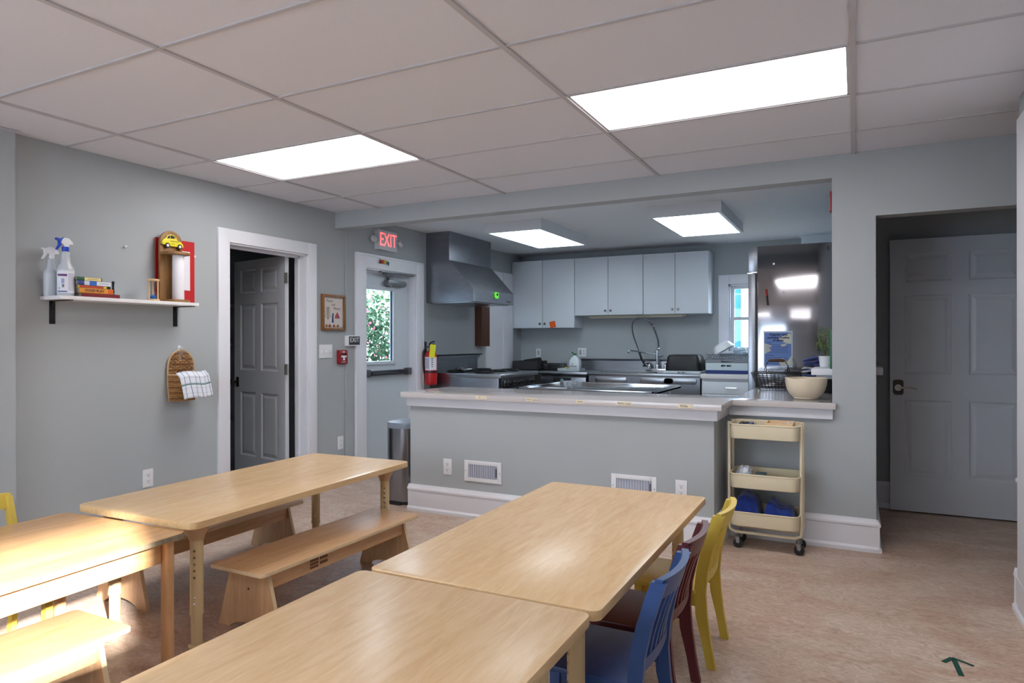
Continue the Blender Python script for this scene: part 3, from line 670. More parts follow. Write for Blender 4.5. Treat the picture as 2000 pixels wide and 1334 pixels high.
def spray(label, x, y, hs, r, labelled, tm):
    t = thing('spray_bottle', label, 'spray bottle', (x, y, Z0))
    H = hs
    prof = [(r*.92, 0), (r, .008), (r, H*.44), (r*.96, H*.48), (r*.62, H*.56), (r*.5, H*.70), (r*.55, H*.72), (r*.5, H*.745), (r*.36, H*.76)]
    MB().lathe(prof, (x, y, Z0), 24, .82, 1).build('bottle', CLEARP, t)
    b = MB(); b.lathe([(r*.38, H*.76), (r*.4, H*.77), (r*.4, H*.83), (r*.36, H*.835)], (x, y, Z0), 16); b.build('collar', tm if labelled else WHITEP, t)
    b = MB(); zt = Z0+H
    hp = [(y-.02, zt-.012), (y-.012, zt-.004), (y+.014, zt-.006), (y+.034, zt-.026), (y+.038, zt-.04), (y+.018, zt-.042), (y+.012, zt-H*.165), (y-.012, zt-H*.165), (y-.014, zt-.045), (y-.03, zt-.034)]
    b.prism(hp, 'yz', x-.013, x+.013, .004); b.build('spray_head', WHITEP, t)
    b = MB(); b.prism([(y-.01, zt), (y-.028, zt-.010), (y-.052, zt-.008), (y-.056, zt-.018), (y-.04, zt-.024), (y-.038, zt-.045), (y-.054, zt-.075), (y-.046, zt-.077), (y-.026, zt-.05), (y-.022, zt-.024), (y, zt-.018)], 'yz', x-.009, x+.009, .003); b.build('trigger', tm, t)
    if labelled:
        b = MB(); rings = []
        for z in (.018, H*.43):
            rings.append(b.ring([(x+(r*.82+.0008)*math.cos(R_(a)), y+(r+.0008)*math.sin(R_(a)), Z0+z) for a in range(-85, 70, 10)]))
        b.skin(rings, False, False); lb = b.build('paper_label', mat('label_white', (226, 228, 238), .6), t)
        for nm, z0, z1, a0, a1, c in (('label_band', .112, .124, -80, -15, (94, 44, 120)), ('label_band', .022, .028, -80, -15, (60, 72, 140)), ('label_print', .07, .098, -52, -32, (150, 160, 196)), ('label_print', .048, .066, -48, -30, (120, 120, 140)), ('label_print', .04, .046, -72, -60, (90, 90, 100)), ('label_text_block', .03, .13, -8, 55, (196, 198, 214))):
            b = MB(); rings = [b.ring([(x+(r*.82+.0014)*math.cos(R_(a)), y+(r+.0014)*math.sin(R_(a)), Z0+z) for a in range(a0, a1+1, 5)]) for z in (z0, z1)]
            b.skin(rings, False, False); b.build(nm, mat('print_%d_%d' % (c[0], c[2]), c, .6), lb)
    return t
spray('labelled spray bottle with a blue trigger at the shelf end', -4.035, 2.265, .338, .045, True, BLUEP)
spray('plain clear spray bottle with a white trigger behind the labelled one', -4.115, 2.232, .285, .040, False, WHITEP)
def book(label, x0, x1, y0, y1, z0, z1, cover, spine_marks=(), text=None, tcol=None, rz=0):
    cx, cy = (x0+x1)/2, (y0+y1)/2
    t = thing('book', label, 'book', (cx, cy, z0), R_(rz), 'books stacked on the wall shelf', local=True)
    w, l, h = (x1-x0)/2, (y1-y0)/2, z1-z0
    b = MB(); b.box(-w, w, -l, l, 0, .002); b.box(-w, w, -l, l, h-.002, h); b.box(w-.003, w, -l, l, 0, h, .0006); b.build('cover', cover, t)
    bx('pages', mat('book_pages', (170, 160, 150), .9, vary=.2, vscale=60, stretch=(1, 1, 30)), (-w+.003, w-.003, -l+.003, l-.003, .002, h-.002), t)
    for (a0, a1, m) in spine_marks: bx('spine_print', m, (w, w+.0006, a0, a1, .001, h-.001), t)
    if text:
        b = MB()
        if text[0]: b.text(text[0], text[1], '+x', (w+.0012, text[2], h/2), .0006, 1, .0005)
        else:
            for k in range(11): b.box(w+.0006, w+.0012, text[2]+(k-5.5)*text[1]*.75, text[2]+(k-5.5)*text[1]*.75+text[1]*(.3+.2*(k*7 % 3)/2), h/2-text[1]*.35, h/2+text[1]*(.2+.2*(k*5 % 3)/2))
        b.build('spine_title', tcol, t)
    return t
PX = lambda n, c: mat('book_'+n, c, .5)
book('dark red book at the bottom of the stack', -4.13, -3.985, 2.325, 2.553, Z0, Z0+.022, PX('darkred', (122, 18, 26)))
book('orange book with FOOD PLAY on its spine', -4.14, -3.985, 2.315, 2.512, Z0+.0221, Z0+.052, PX('orange', (226, 150, 48)), ((.067, .0975, PX('deep_orange', (214, 96, 24))),), ('FOOD PLAY', .021, -.012), mat('plum_ink', (84, 44, 60), .6))
book('thin yellow and red book above the orange one', -4.14, -3.988, 2.31, 2.498, Z0+.0521, Z0+.068, PX('yellowgreen', (212, 206, 84)), ((-.09, .05, PX('red_band', (190, 70, 40))), (.07, .093, BLACK)))
book('white and blue book under the green one', -4.14, -3.985, 2.305, 2.497, Z0+.0681, Z0+.094, PX('navy', (54, 72, 134)), ((-.06, -.03, PX('pale', (206, 212, 228))), (-.03, .012, PX('azure', (40, 104, 190))), (.012, .0955, PX('offwhite', (222, 224, 232)))), ('', .007, .056), mat('grey_ink', (120, 126, 150), .6))
book('small green book with a cream spine on top of the stack', -4.13, -3.985, 2.30, 2.445, Z0+.0941, Z0+.114, PX('green', (40, 92, 56)), ((-.03, .066, PX('cream', (228, 214, 150))),), ('', .008, .02), mat('ochre_ink', (170, 140, 80), .6))
t = thing('black_handled_tool', 'small black-handled stamp standing on the dark red book', 'tool', (-4.02, 2.533, Z0+.022))
MB().lathe([(.0075, .012), (.0075, .024), (.0055, .045), (.0065, .062), (.0085, .078), (.006, .083), (.001, .084)], (-4.02, 2.533, Z0+.022), 12).build('handle', BLACK, t)
b = MB(); b.lathe([(.012, 0), (.012, .004), (.007, .008), (.005, .013)], (-4.02, 2.533, Z0+.022), 12); b.build('metal_base', CHROME, t)
# hourglass
hx, hy = -4.02, 2.795
t = thing('hourglass', 'small wooden sand timer with blue sand', 'hourglass', (hx, hy, Z0)); PINE = wood('pale_pine', (206, 168, 122), (226, 192, 150), .5, 'z', 3)
for z in (0, .128): MB().lathe([(.036, z), (.038, z+.003), (.038, z+.009), (.035, z+.012)], (hx, hy, Z0), 20).build('end_plate', PINE, t)
for a in (30, 150, 270): MB().cyl((hx+.029*math.cos(R_(a)), hy+.029*math.sin(R_(a)), Z0+.012), (hx+.029*math.cos(R_(a)), hy+.029*math.sin(R_(a)), Z0+.128), .0045, n=8).build('post', PINE, t)
MB().lathe([(.018, .014), (.021, .03), (.018, .052), (.004, .068), (.004, .072), (.018, .088), (.021, .108), (.018, .126)], (hx, hy, Z0), 18).build('glass_bulb', CLEAR, t)
MB().lathe([(.016, .015), (.0185, .028), (.012, .036), (.002, .04)], (hx, hy, Z0), 16).build('sand', mat('blue_sand', (24, 104, 200), .9), t)
# wooden roll holder with arch top
HW = wood('stained_pine', (120, 84, 44), (162, 118, 68), .5, 'z', 2)
t = thing('paper_roll_holder', 'arched wooden holder with a paper roll standing on the shelf', 'holder', (-4.07, 2.985, Z0))
yc, hw = 2.983, .083
pts = [(yc-hw, Z0), (yc+hw, Z0), (yc+hw, Z0+.40)]+[(yc+hw*math.cos(R_(a)), Z0+.40+hw*math.sin(R_(a))) for a in range(15, 180, 15)]+[(yc-hw, Z0+.40)]
b = MB(); b.prism(pts, 'yz', -4.118, -4.10, .002); b.build('back_board', HW, t)
for z in (Z0, Z0+.318):
    pts = [(-4.10, yc-hw), (-4.03, yc-hw)]+[(-4.03+.045*math.sin(R_(a)), yc-hw*math.cos(R_(a))) for a in range(30, 180, 30)]+[(-4.03, yc+hw), (-4.10, yc+hw)]
    b = MB(); b.prism(pts, 'xy', z, z+.018, .002); b.build('holder_shelf', HW, t)
MB().lathe([(.036, .0), (.037, .003), (.037, .295), (.036, .298)], (-4.048, yc+.012, Z0+.019), 24).build('paper_roll', PAPER, t)
b = MB(); b.cyl((-4.10, yc+.055, Z0+.355), (-4.085, yc+.055, Z0+.355), .008, n=8); b.tube([(-4.087, yc+.055, Z0+.352), (-4.07, yc+.055, Z0+.345), (-4.07, yc+.055, Z0+.365)], .004, 6); b.build('hook', mat('brass', (190, 120, 50), .3, .8), t)
# toy car plaque
cz, cy0 = Z0+.383, 2.983
cp = lambda pts: [(cy0+a, cz+c) for a, c in pts]
t = thing('toy_car_ornament', 'yellow wooden car ornament hung on the arched holder', 'ornament', (-4.09, cy0, cz))
outl = [(-.078, .006), (-.076, .026), (-.062, .04), (-.05, .046), (-.036, .066), (-.015, .074), (.008, .07), (.024, .054), (.034, .038), (.056, .032), (.074, .018), (.08, 0), (.074, -.006), (.062, .008), (.048, .01), (.036, -.006), (-.022, -.004), (-.032, .01), (-.048, .01), (-.06, .0)]
b = MB(); b.prism(cp(outl), 'yz', -4.099, -4.083, .002); b.build('car_body', mat('taxi_yellow', (236, 220, 48), .4), t)
for pts in ([(-.046, .044), (-.034, .062), (-.022, .066), (-.024, .046)], [(-.018, .046), (-.018, .068), (.004, .066), (.012, .048)], [(.014, .049), (.008, .065), (.018, .054)]):
    b = MB(); b.prism(cp(pts), 'yz', -4.083, -4.0815); b.build('car_window', BLACK, t)
for yy in (-.041, .05):
    b = MB(); b.cyl((-4.099, cy0+yy, cz-.002), (-4.08, cy0+yy, cz-.002), .017, n=16); w_ = b.build('wheel', BLACK, t)
    b = MB(); b.cyl((-4.08, cy0+yy, cz-.002), (-4.078, cy0+yy, cz-.002), .009, n=14); b.build('hubcap', PAPER, w_)
b = MB(); b.box(-4.083, -4.082, cy0-.02, cy0+.045, cz+.028, cz+.0315); b.box(-4.083, -4.082, cy0-.012, cy0-.004, cz+.010, cz+.013); b.box(-4.083, -4.082, cy0+.002, cy0+.010, cz+.010, cz+.013); b.build('side_stripe', mat('car_ink', (60, 70, 30), .6), t)
# red folder and white sheet leaning behind
b = MB(); b.box(-4.160, -4.152, 2.905, 3.20, Z0, Z0+.437); t = b.build('red_folder', mat('red_card', (190, 22, 24), .6), label='red card folder leaning on the wall behind the wooden holder', cat='folder')
t = bx('white_sheet', PAPER, (-4.1515, -4.150, 2.98, 3.163, Z0+.095, Z0+.365), label='white paper sheet clipped on the red folder', cat='paper')
b = MB()
for k in range(8): b.box(-4.1499, -4.1495, 3.102, 3.108+.003*(k % 2), Z0+.135+.0065*k, Z0+.139+.0065*k)
b.build('print', INK, t)
for k, (yy, zz, lab) in enumerate(((2.702, 1.903, 'white push pin alone on the wall above the books'), (3.205, 1.895, 'white push pin beside the red folder'))):
    b = MB(); b.cyl((XL, yy, zz), (XL+.012, yy, zz), .004, n=8); b.sphere((XL+.014, yy, zz), .009, (.8, 1, 1), 10); b.build('push_pin', WHITEP, label=lab, cat='pin', group='push pins')
# wicker wall pocket and tea towel
WICK = mat('wicker', (190, 140, 86), .6, vary=.35, vscale=40); WICKL = mat('wicker_rim', (206, 170, 124), .55, vary=.2, vscale=30)
t = thing('wicker_basket', 'woven wicker wall pocket hanging on a hook', 'basket', (-4.10, 3.09, .885))
by, bw = 3.09, .1
def halfw(z):
    if z < 1.12: return bw*(.86+.14*min(1, (z-.885)/.12))
    q = (z-1.12)/.115; return bw*math.sqrt(max(0, 1-q*q))
b = MB(); rr = .0085; k = 0; z = .894
WICKD = mat('wicker_dark', (150, 102, 56), .6, vary=.3, vscale=40)
while z < 1.224:
    w_ = halfw(z)-.004; n = max(8, int(w_/.003)); ph = (k % 2)*math.pi; b.m = k % 3 == 1
    gap = 1.172 < z < 1.214
    segs = ((-w_, -.016), (.016, w_)) if gap else ((-w_, w_),)
    for a0, a1 in segs:
        if a1-a0 < .012: continue
        b.tube([(-4.150+.0062*math.sin(math.pi*a/.0175+ph), by+a, z+.0012*math.sin(a*90)) for a in [a0+(a1-a0)*q/n for q in range(n+1)]], rr*.66, 5)
    k += 1; z += rr*1.5
b.build('back_weave', [WICK, WICKD], t)
rim = [(-4.15, by-halfw(.888), .888)]+[(-4.15, by-halfw(zz), zz) for zz in (.95, 1.0, 1.06, 1.12, 1.16, 1.19, 1.215, 1.228)]+[(-4.15, by, 1.236)]
rim += [(p[0], 2*by-p[1], p[2]) for p in reversed(rim[:-1])]
MB().tube(rim, .006, 6).build('rim', WICKL, t)
b = MB()
for yy in (by-.07, by-.035, by, by+.035, by+.07): b.tube([(-4.150, yy, .89), (-4.150, yy, 1.12+.115*math.sqrt(max(0, 1-(abs(yy-by)/bw)**2))-.01)], .0035, 5)
b.build('stakes', WICK, t)
b = MB(); k = 0; z = .892
def pock(z, u, ph):
    q = (z-.885)/.19; dep = .05+.075*q; wv = halfw(.90)+.012*q
    a = math.pi*(u); return (-4.146+dep*math.sin(a)**.7+.0045*math.sin(u*56+ph), by-wv*math.cos(a), z)
while z < 1.065:
    b.m = k % 3 == 1; b.tube([pock(z, q/60, (k % 2)*math.pi) for q in range(61)], rr*.66, 5); k += 1; z += rr*1.5
b.build('pocket_weave', [WICK, WICKD], t)
MB().tube([pock(1.068, q/30, 0) for q in range(31)], .006, 6).build('pocket_rim', WICKL, t)
t = thing('adhesive_hook', 'small white wall hook holding the wicker pocket', 'hook', (XL, by, 1.225))
b = MB(); b.box(XL, XL+.004, by-.011, by+.011, 1.226, 1.268, .001); b.build('hook_plate', WHITEP, t)
MB().tube([(XL+.004, by, 1.247), (XL+.03, by, 1.246), (XL+.034, by, 1.255)], .004, 6).build('hook_arm', WHITEP, t)
# towel draped over the pocket front
b = MB(); N, K = 18, 12; grid = []
for i in range(K+1):
    v = i/K; row = []
    for j in range(N+1):
        u = j/N; y = 2.975+.225*u+.028*v; z = 1.082-.178*v+.006*math.sin(u*6)+.014*u
        x = -3.998+.006*math.sin(u*19+v*2)+.012*v-(.03*(1-v*6) if v < 1/6 else 0)-.02*(u-.5)**2*4
        row.append(b.bm.verts.new((x, y, z)))
    grid.append(row)
uvl = b.bm.loops.layers.uv.new('UVMap')
for i in range(K):
    for j in range(N):
        f = b.bm.faces.new((grid[i][j], grid[i+1][j], grid[i+1][j+1], grid[i][j+1]))
        for lp, (u, v) in zip(f.loops, ((j, i), (j, i+1), (j+1, i+1), (j+1, i))): lp[uvl].uv = (u/N, 1-v/K)
TOW = checks()
tw = b.build('tea_towel', TOW, label='white checked tea towel hanging over the wicker pocket', cat='towel'); md = tw.modifiers.new('thick', 'SOLIDIFY'); md.thickness = .004
# framed cross-stitch
t = thing('framed_picture', 'small oak-framed cross-stitch reading Peace and Plenty', 'picture', (XL, 4.623, 1.392))
FR = wood('frame_oak', (112, 70, 30), (150, 100, 48), .4, 'z', 2); y0, y1, z0, z1 = 4.474, 4.772, 1.392, 1.712; e = .022
b = MB()
for d in ((y0, y0+e, z0, z1), (y1-e, y1, z0, z1), (y0+e, y1-e, z0, z0+e), (y0+e, y1-e, z1-e, z1)): b.box(XL, XL+.028, d[0], d[1], d[2], d[3], .003)
b.build('frame', FR, t)
cv = bx('stitched_canvas', mat('canvas', (214, 206, 200), .9), (XL+.004, XL+.012, y0+e, y1-e, z0+e, z1-e), t)
DK = mat('brown_thread', (110, 88, 76), .9); XX = XL+.0128
b = MB(); b.text('Peace', .036, '+x', (XX, 4.575, 1.655), .0006); b.text('and', .032, '+x', (XX, 4.622, 1.622), .0006); b.text('Plenty', .036, '+x', (XX, 4.668, 1.588), .0006); b.build('stitched_words', DK, cv)
b = MB()
for (a0, a1, c0, c1) in ((y0+e+.006, y1-e-.006, z1-e-.012, z1-e-.007), (y0+e+.006, y1-e-.006, z0+e+.007, z0+e+.012), (y0+e+.006, y0+e+.009, z0+e, z1-e), (y1-e-.009, y1-e-.006, z0+e, z1-e)):
    b.box(XX-.0006, XX, a0, a1, c0, c1)
b.build('stitched_border', mat('border_thread', (150, 128, 116), .9), cv)
b = MB(); b.box(XX-.0006, XX, 4.549, 4.555, 1.485, 1.60)
for k in range(5):
    z = 1.50+.02*k; w_ = .04-.005*k
    for s in (-1, 1): b.tube([(XX, 4.552, z), (XX, 4.552+s*w_*.6, z+.008), (XX, 4.552+s*w_, z+.022)], .0022, 4)
b.build('stitched_tree', mat('tree_thread', (96, 98, 84), .9), cv)
b = MB(); b.prism([(4.602, 1.462), (4.626, 1.462), (4.622, 1.515), (4.628, 1.54), (4.614, 1.55), (4.606, 1.52)], 'yz', XX-.0006, XX); b.build('stitched_figure', mat('navy_thread', (44, 54, 112), .9), cv)
b = MB(); b.prism([(4.638, 1.50), (4.706, 1.50), (4.700, 1.52), (4.676, 1.555), (4.668, 1.555), (4.645, 1.52)], 'yz', XX-.0006, XX); b.build('stitched_figure', mat('rose_thread', (168, 84, 96), .9), cv)
for k, (yy, c) in enumerate(((4.535, (170, 100, 44)), (4.575, (120, 80, 40)), (4.63, (176, 100, 50)), (4.68, (160, 110, 60)))):
    b = MB(); b.cyl((XX-.0006, yy, 1.432), (XX, yy, 1.432), .015, n=10); b.build('stitched_pumpkin', mat('pumpkin_%d' % k, c, .9), cv)
# tactile EXIT sign, pull station
t = thing('exit_plaque', 'small black EXIT plaque with a white edge beside the door casing', 'sign', (XL, 4.87, 1.252))
bx('backing', WHITEP, (XL+.0225, XL+.034, 4.785, 4.955, 1.252, 1.348), t, .002); bx('spacer', WHITEP, (XL, XL+.0224, 4.787, 4.917, 1.255, 1.345), t); bx('black_face', BLACK, (XL+.034, XL+.036, 4.805, 4.953, 1.262, 1.340), t)
b = MB(); b.text('EXIT', .062, '+x', (XL+.0368, 4.879, 1.306), .0012); b.build('lettering', WHITEP, t)
t = thing('fire_alarm_pull', 'small red fire alarm pull station', 'fire alarm', (XL, 4.73, 1.088))
b = MB(); b.prism(rrect(4.677, 4.787, 1.088, 1.216, .01), 'yz', XL, XL+.035, .004); ah = b.build('housing', mat('alarm_red', (140, 20, 30), .4), t)
b = MB(); b.box(XL+.035, XL+.042, 4.70, 4.765, 1.150, 1.165, .001); b.box(XL+.035, XL+.042, 4.723, 4.742, 1.122, 1.152, .001); b.build('pull_handle', WHITEP, t)
b = MB(); b.text('FIRE', .018, '+x', (XL+.0356, 4.732, 1.198), .0008); b.box(XL+.035, XL+.036, 4.705, 4.762, 1.103, 1.108); b.build('lettering', PAPER, t)
cut(ah, MB().box(XL+.022, XL+.04, 4.695, 4.77, 1.168, 1.186))
# illuminated EXIT sign
t = thing('exit_sign', 'illuminated red EXIT sign with two lamp heads above the exit door', 'sign', (XL, 5.36, 2.19))
b = MB(); b.prism(rrect(5.215, 5.508, 2.19, 2.385, .008), 'yz', XL, XL+.055, .004); b.build('housing', mat('sign_white', (206, 206, 212), .5), t)
b = MB(); b.text('EXIT', .185, '+x', (XL+.0565, 5.362, 2.287), .002, .72); b.build('lettering', emit('red_glow', (1, .035, .03), 1.3), t)
for yy, s in ((5.19, -1), (5.535, 1)):
    b = MB(); b.cyl((XL+.03, yy-s*.015, 2.30), (XL+.03, yy+s*.012, 2.295), .012, n=10); b.lathe([(.012, -.02), (.03, -.012), (.034, .012), (.028, .016)], (0, 0, 0), 14)
    vv = b.bm.verts[:]; nn = 14*4
    bmesh.ops.transform(b.bm, matrix=Matrix.Translation((XL+.045, yy+s*.04, 2.28)) @ Matrix.Rotation(R_(65), 4, 'Y') @ Matrix.Rotation(R_(s*-25), 4, 'X'), verts=vv[-nn:])
    b.build('lamp_head', mat('sign_white', (206, 206, 212)), t)
# rainbow ornament on the casing
t = thing('rainbow_ornament', 'small rainbow striped clay ornament above the exit door', 'ornament', (XL+.022, 5.33, 2.05))
cols = [(110, 60, 40), (190, 50, 40), (226, 130, 40), (226, 200, 60), (60, 140, 70), (50, 110, 170)]
for k, c in enumerate(cols):
    b = MB(); yy = 5.265+.025*k; b.sphere((XL+.034, yy, 2.076-.0012*(k-2)**2+.001*k), .019-.001*abs(k-2), (.6, .85, 1.1), 10); b.build('segment', mat('rainbow_%d' % k, c, .5), t)
b = MB()
for s in (0, .02): b.tube([(XL+.034, 5.256+s, 2.088), (XL+.036, 5.248+s, 2.104)], .003, 5)
b.tube([(XL+.034, 5.385, 2.07), (XL+.034, 5.395, 2.045)], .004, 5); b.build('feelers', mat('rainbow_0', (110, 60, 40)), t)
# ------------------------------------------------------------------ kitchen: range, hood
t = thing('range_hood', 'dark stainless range hood with a sloped front on the kitchen wall', 'range hood', (-3.87, 6.56, 1.715))
b = MB(); b.prism([(XL, 2.165), (-3.87, 2.165), (-3.87, 2.474), (XL, 2.474)], 'xz', 6.10, 7.02, .002); b.build('duct_cover', STEELD, t, smooth=False)
b = MB(); b.prism([(XL, 1.715), (-3.57, 1.715), (-3.57, 1.845), (-3.868, 2.164), (XL, 2.164)], 'xz', 6.10, 7.02, .002); b.build('canopy', STEELD, t, smooth=False)
b = MB(); b.box(-4.12, -3.62, 6.14, 6.98, 1.705, 1.7149); b.build('filter', STEELH, t)
b = MB(); b.box(-3.5698, -3.569, 6.84, 6.95, 1.742, 1.752); b.build('brand_strip', BLACK, t)
t = thing('kitchen_timer', 'lime green kitchen timer stuck on the hood front', 'timer', (-3.56, 6.585, 1.765))
b = MB(); b.prism(rrect(6.545, 6.628, 1.768, 1.836, .014), 'yz', -3.5695, -3.552, .003); b.build('case', mat('lime_plastic', (110, 226, 60), .4), t)
bx('display', BLACK, (-3.552, -3.551, 6.572, 6.612, 1.798, 1.825), t)
rg = thing('range', 'stainless commercial range with six burners against the kitchen wall', 'stove', (-3.72, 6.61, 0))
RX = -3.29
bx('body', STEEL, (-4.13, RX-.02, 6.155, 7.065, .14, .905), rg, .002)
b = MB(); b.box(-4.13, RX+.015, 6.145, 7.075, .905, .95, .006); b.build('cooktop', STEELH, rg)
b = MB(); b.prism([(-4.13, .95), (-4.085, .95), (-4.085, 1.10), (-4.05, 1.105), (-4.05, 1.13), (-4.13, 1.13)], 'xz', 6.15, 7.07, .002)
b.build('back_guard', STEEL, rg, smooth=False)
bx('guard_shelf', BLACKM, (-4.13, -4.02, 6.14, 7.08, 1.1305, 1.145), rg, .002)
bx('control_panel', mat('panel_black', (30, 30, 34), .35, .4), (RX-.02, RX, 6.19, 7.03, .79, .90), rg, .002)
for k, yy in enumerate((6.28, 6.36, 6.50, 6.58, 6.66, 6.86, 6.94)):
    b = MB(); b.cyl((RX, yy, .845), (RX+.012, yy, .845), .028, n=16); b.cyl((RX+.012, yy, .845), (RX+.034, yy, .845), .021, .018, n=16); b.box(RX+.034, RX+.04, yy-.004, yy+.004, .83, .86)
    kb = b.build('knob', BLACK, rg); MB().tube([(RX+.004, yy+.029*math.cos(a*.5236), .845+.029*math.sin(a*.5236)) for a in range(12)], .002, 5, closed=True).build('knob_ring', CHROME, kb)
b = MB(); b.box(RX-.018, RX+.008, 6.20, 7.02, .22, .77, .004); od = b.build('oven_door', STEEL, rg)
MB().tube([(RX+.008, 6.28, .72), (RX+.045, 6.28, .725), (RX+.045, 6.94, .725), (RX+.008, 6.94, .72)], .011, 8).build('handle', CHROME, od)
for sx in (-4.06, -3.37):
    for sy in (6.22, 7.0): MB().cyl((sx, sy, 0), (sx, sy, .14), .022, n=10).build('leg', CHROME, rg)
for ix in range(2):
    for iy in range(3):
        cx, cy = -3.92+.36*ix, 6.31+.30*iy
        b = MB(); b.tube([(cx+.095*math.cos(a*.3491), cy+.095*math.sin(a*.3491), .962) for a in range(18)], .010, 6, closed=True)
        for a in range(4): b.tube([(cx+.04*math.cos(a*math.pi/2), cy+.04*math.sin(a*math.pi/2), .964), (cx+.095*math.cos(a*math.pi/2), cy+.095*math.sin(a*math.pi/2), .962)], .007, 5)
        bn = b.build('burner', BLACKM, rg)
        MB().lathe([(.04, 0), (.042, .010), (.03, .016), (.005, .018)], (cx, cy, .9505), 16).build('burner_cap', CHROME, bn)
t = thing('foil_sheet', 'crumpled foil on the range top', 'foil', (-3.99, 6.24, .975)); b = MB(); rnd = random.Random(3)
b.sphere((-3.80, 6.26, .992), .05, (2.0, 1.0, .36), 14)
for v in b.bm.verts: v.co += Vector((rnd.uniform(-.012, .012), rnd.uniform(-.012, .012), rnd.uniform(-.003, .004)))
b.build('crumpled_sheet', mat('foil', (206, 210, 216), .22, 1), t, ang=10)
# wooden wall box
t = thing('wooden_wall_box', 'tall brown wooden box hung on the wall beside the hood', 'box', (-4.12, 7.245, 1.235)); BW = wood('dark_cedar', (62, 32, 16), (92, 50, 24), .5, 'z', 2)
bx('box_body', BW, (XL, -4.075, 7.15, 7.34, 1.235, 1.715), t, .003); bx('box_lid', BW, (-4.075, -4.066, 7.145, 7.345, 1.23, 1.72), t, .002)
# fire extinguisher
ex, ey = -4.072, 6.045
t = thing('fire_extinguisher', 'red fire extinguisher with a yellow inspection tag by the exit door', 'fire extinguisher', (ex, ey, .825))
MB().lathe([(.055, 0), (.064, .01), (.066, .03), (.066, .31), (.058, .34), (.036, .365), (.024, .375), (.02, .395)], (ex, ey, .825), 24).build('cylinder', REDP, t)
b = MB(); b.cyl((ex, ey, 1.215), (ex, ey, 1.25), .018, n=12); b.build('valve', CHROME, t)
b = MB(); b.tube([(ex-.02, ey, 1.25), (ex+.03, ey-.02, 1.262), (ex+.075, ey-.04, 1.258)], .008, 6); b.tube([(ex-.02, ey, 1.262), (ex+.02, ey-.02, 1.285), (ex+.07, ey-.04, 1.29)], .008, 6); b.build('lever', BLACK, t)
MB().tube([(ex-.015, ey-.01, 1.235), (ex-.05, ey-.03, 1.23), (ex-.072, ey-.045, 1.17), (ex-.074, ey-.04, 1.05), (ex-.07, ey-.03, .95)], .010, 7).build('hose', BLACK, t)
def arcpatch(name, m, r, a0, a1, z0, z1, par):
    b = MB(); b.skin([b.ring([(ex+r*math.cos(R_(a)), ey+r*math.sin(R_(a)), z) for a in range(a0, a1+1, 8)]) for z in (z0, z1)], False, False); return b.build(name, m, par)
lb = arcpatch('paper_label', PAPER, .0668, -128, 8, .985, 1.125, t)
for k in range(5): arcpatch('label_print', INK, .0672, -52, -36, 1.10-.02*k, 1.108-.02*k, lb)
arcpatch('label_print', mat('label_grey', (176, 178, 196), .7), .0672, -120, -66, 1.0, 1.115, lb)
arcpatch('strap', BLACK, .0675, -180, 170, .955, .975, t)
b = MB(); b.box(-.03, .03, -.0006, .0006, -.07, .07, .0, mtx=Matrix.Translation((ex+.062, ey-.062, 1.19)) @ Matrix.Rotation(R_(30), 4, 'Z') @ Matrix.Rotation(R_(6), 4, 'Y')); b.build('inspection_tag', mat('tag_yellow', (232, 232, 30), .6), t)
bx('wall_bracket', BLACK, (-4.146, -4.14, ey-.02, ey+.02, .97, 1.29), t)
# waste bin by the exit
t = thing('waste_bin', 'tall stainless waste bin with a grey lid beside the half wall', 'bin', (-3.24, 4.50, 0))
def dshape(s, z): return [(-3.245+s*.148*math.copysign(abs(math.cos(q))**.75, math.cos(q)), 4.49+s*.17*math.copysign(abs(math.sin(q))**.8, math.sin(q)), z) for q in [2*math.pi*k/36 for k in range(36)]]
b = MB(); b.skin([b.ring(dshape(1, z)) for z in (.025, .60)]); b.build('body', mat('bin_steel', (150, 153, 160), .22, 1, vary=.05, stretch=(1, 1, .2)), t)
b = MB(); b.skin([b.ring(dshape(1.0, z)) for z in (0, .0249)]); b.build('base_ring', BLACK, t)
b = MB(); b.skin([b.ring(dshape(s, z)) for s, z in ((1.015, .601), (1.015, .635), (.97, .645), (.5, .655), (.05, .657))]); b.build('lid', mat('lid_grey', (122, 130, 142), .35), t)
b = MB(); b.box(-3.30, -3.19, 4.30, 4.325, .0, .02, .004); b.build('pedal', BLACK, t)
# ------------------------------------------------------------------ kitchen: back wall
def upper_cab(label, x0, x1, z0, z1):
    t = thing('wall_cabinet', label, 'cabinet', ((x0+x1)/2, 8.28, z0), group='white wall cabinets')
    bx('carcass', CABW, (x0, x1, 8.15, YB, z0, z1), t)
    xm = (x0+x1)/2
    for xa, xb, kx in ((x0+.002, xm-.003, xm-.035), (xm+.003, x1-.002, xm+.035)):
        d = bx('door', CABW, (xa, xb, 8.131, 8.1495, z0+.002, z1-.002), t, .001)
        b = MB(); b.cyl((kx, 8.131, z0+.055), (kx, 8.118, z0+.055), .006, n=8); b.cyl((kx, 8.118, z0+.055), (kx, 8.108, z0+.055), .016, .013, n=14); b.build('knob', mat('knob_nickel', (120, 118, 118), .3, .9), d)
    return t
upper_cab('deep white wall cabinet with the orange note, by the corner', -4.155, -3.246, 1.468, 2.368)
upper_cab('white wall cabinet between the note cabinet and the end cabinet', -3.242, -2.337, 1.622, 2.366)
upper_cab('white wall cabinet nearest the kitchen window', -2.333, -1.545, 1.62, 2.364)
b = MB(); b.box(-.042, .042, -.0006, .0006, -.042, .042, mtx=Matrix.Translation((-3.553, 8.1296, 1.512)) @ Matrix.Rotation(R_(-12), 4, 'Y')); b.build('sticky_note', mat('orange_note', (232, 92, 24), .7), label='orange sticky note on the cabinet door', cat='note')
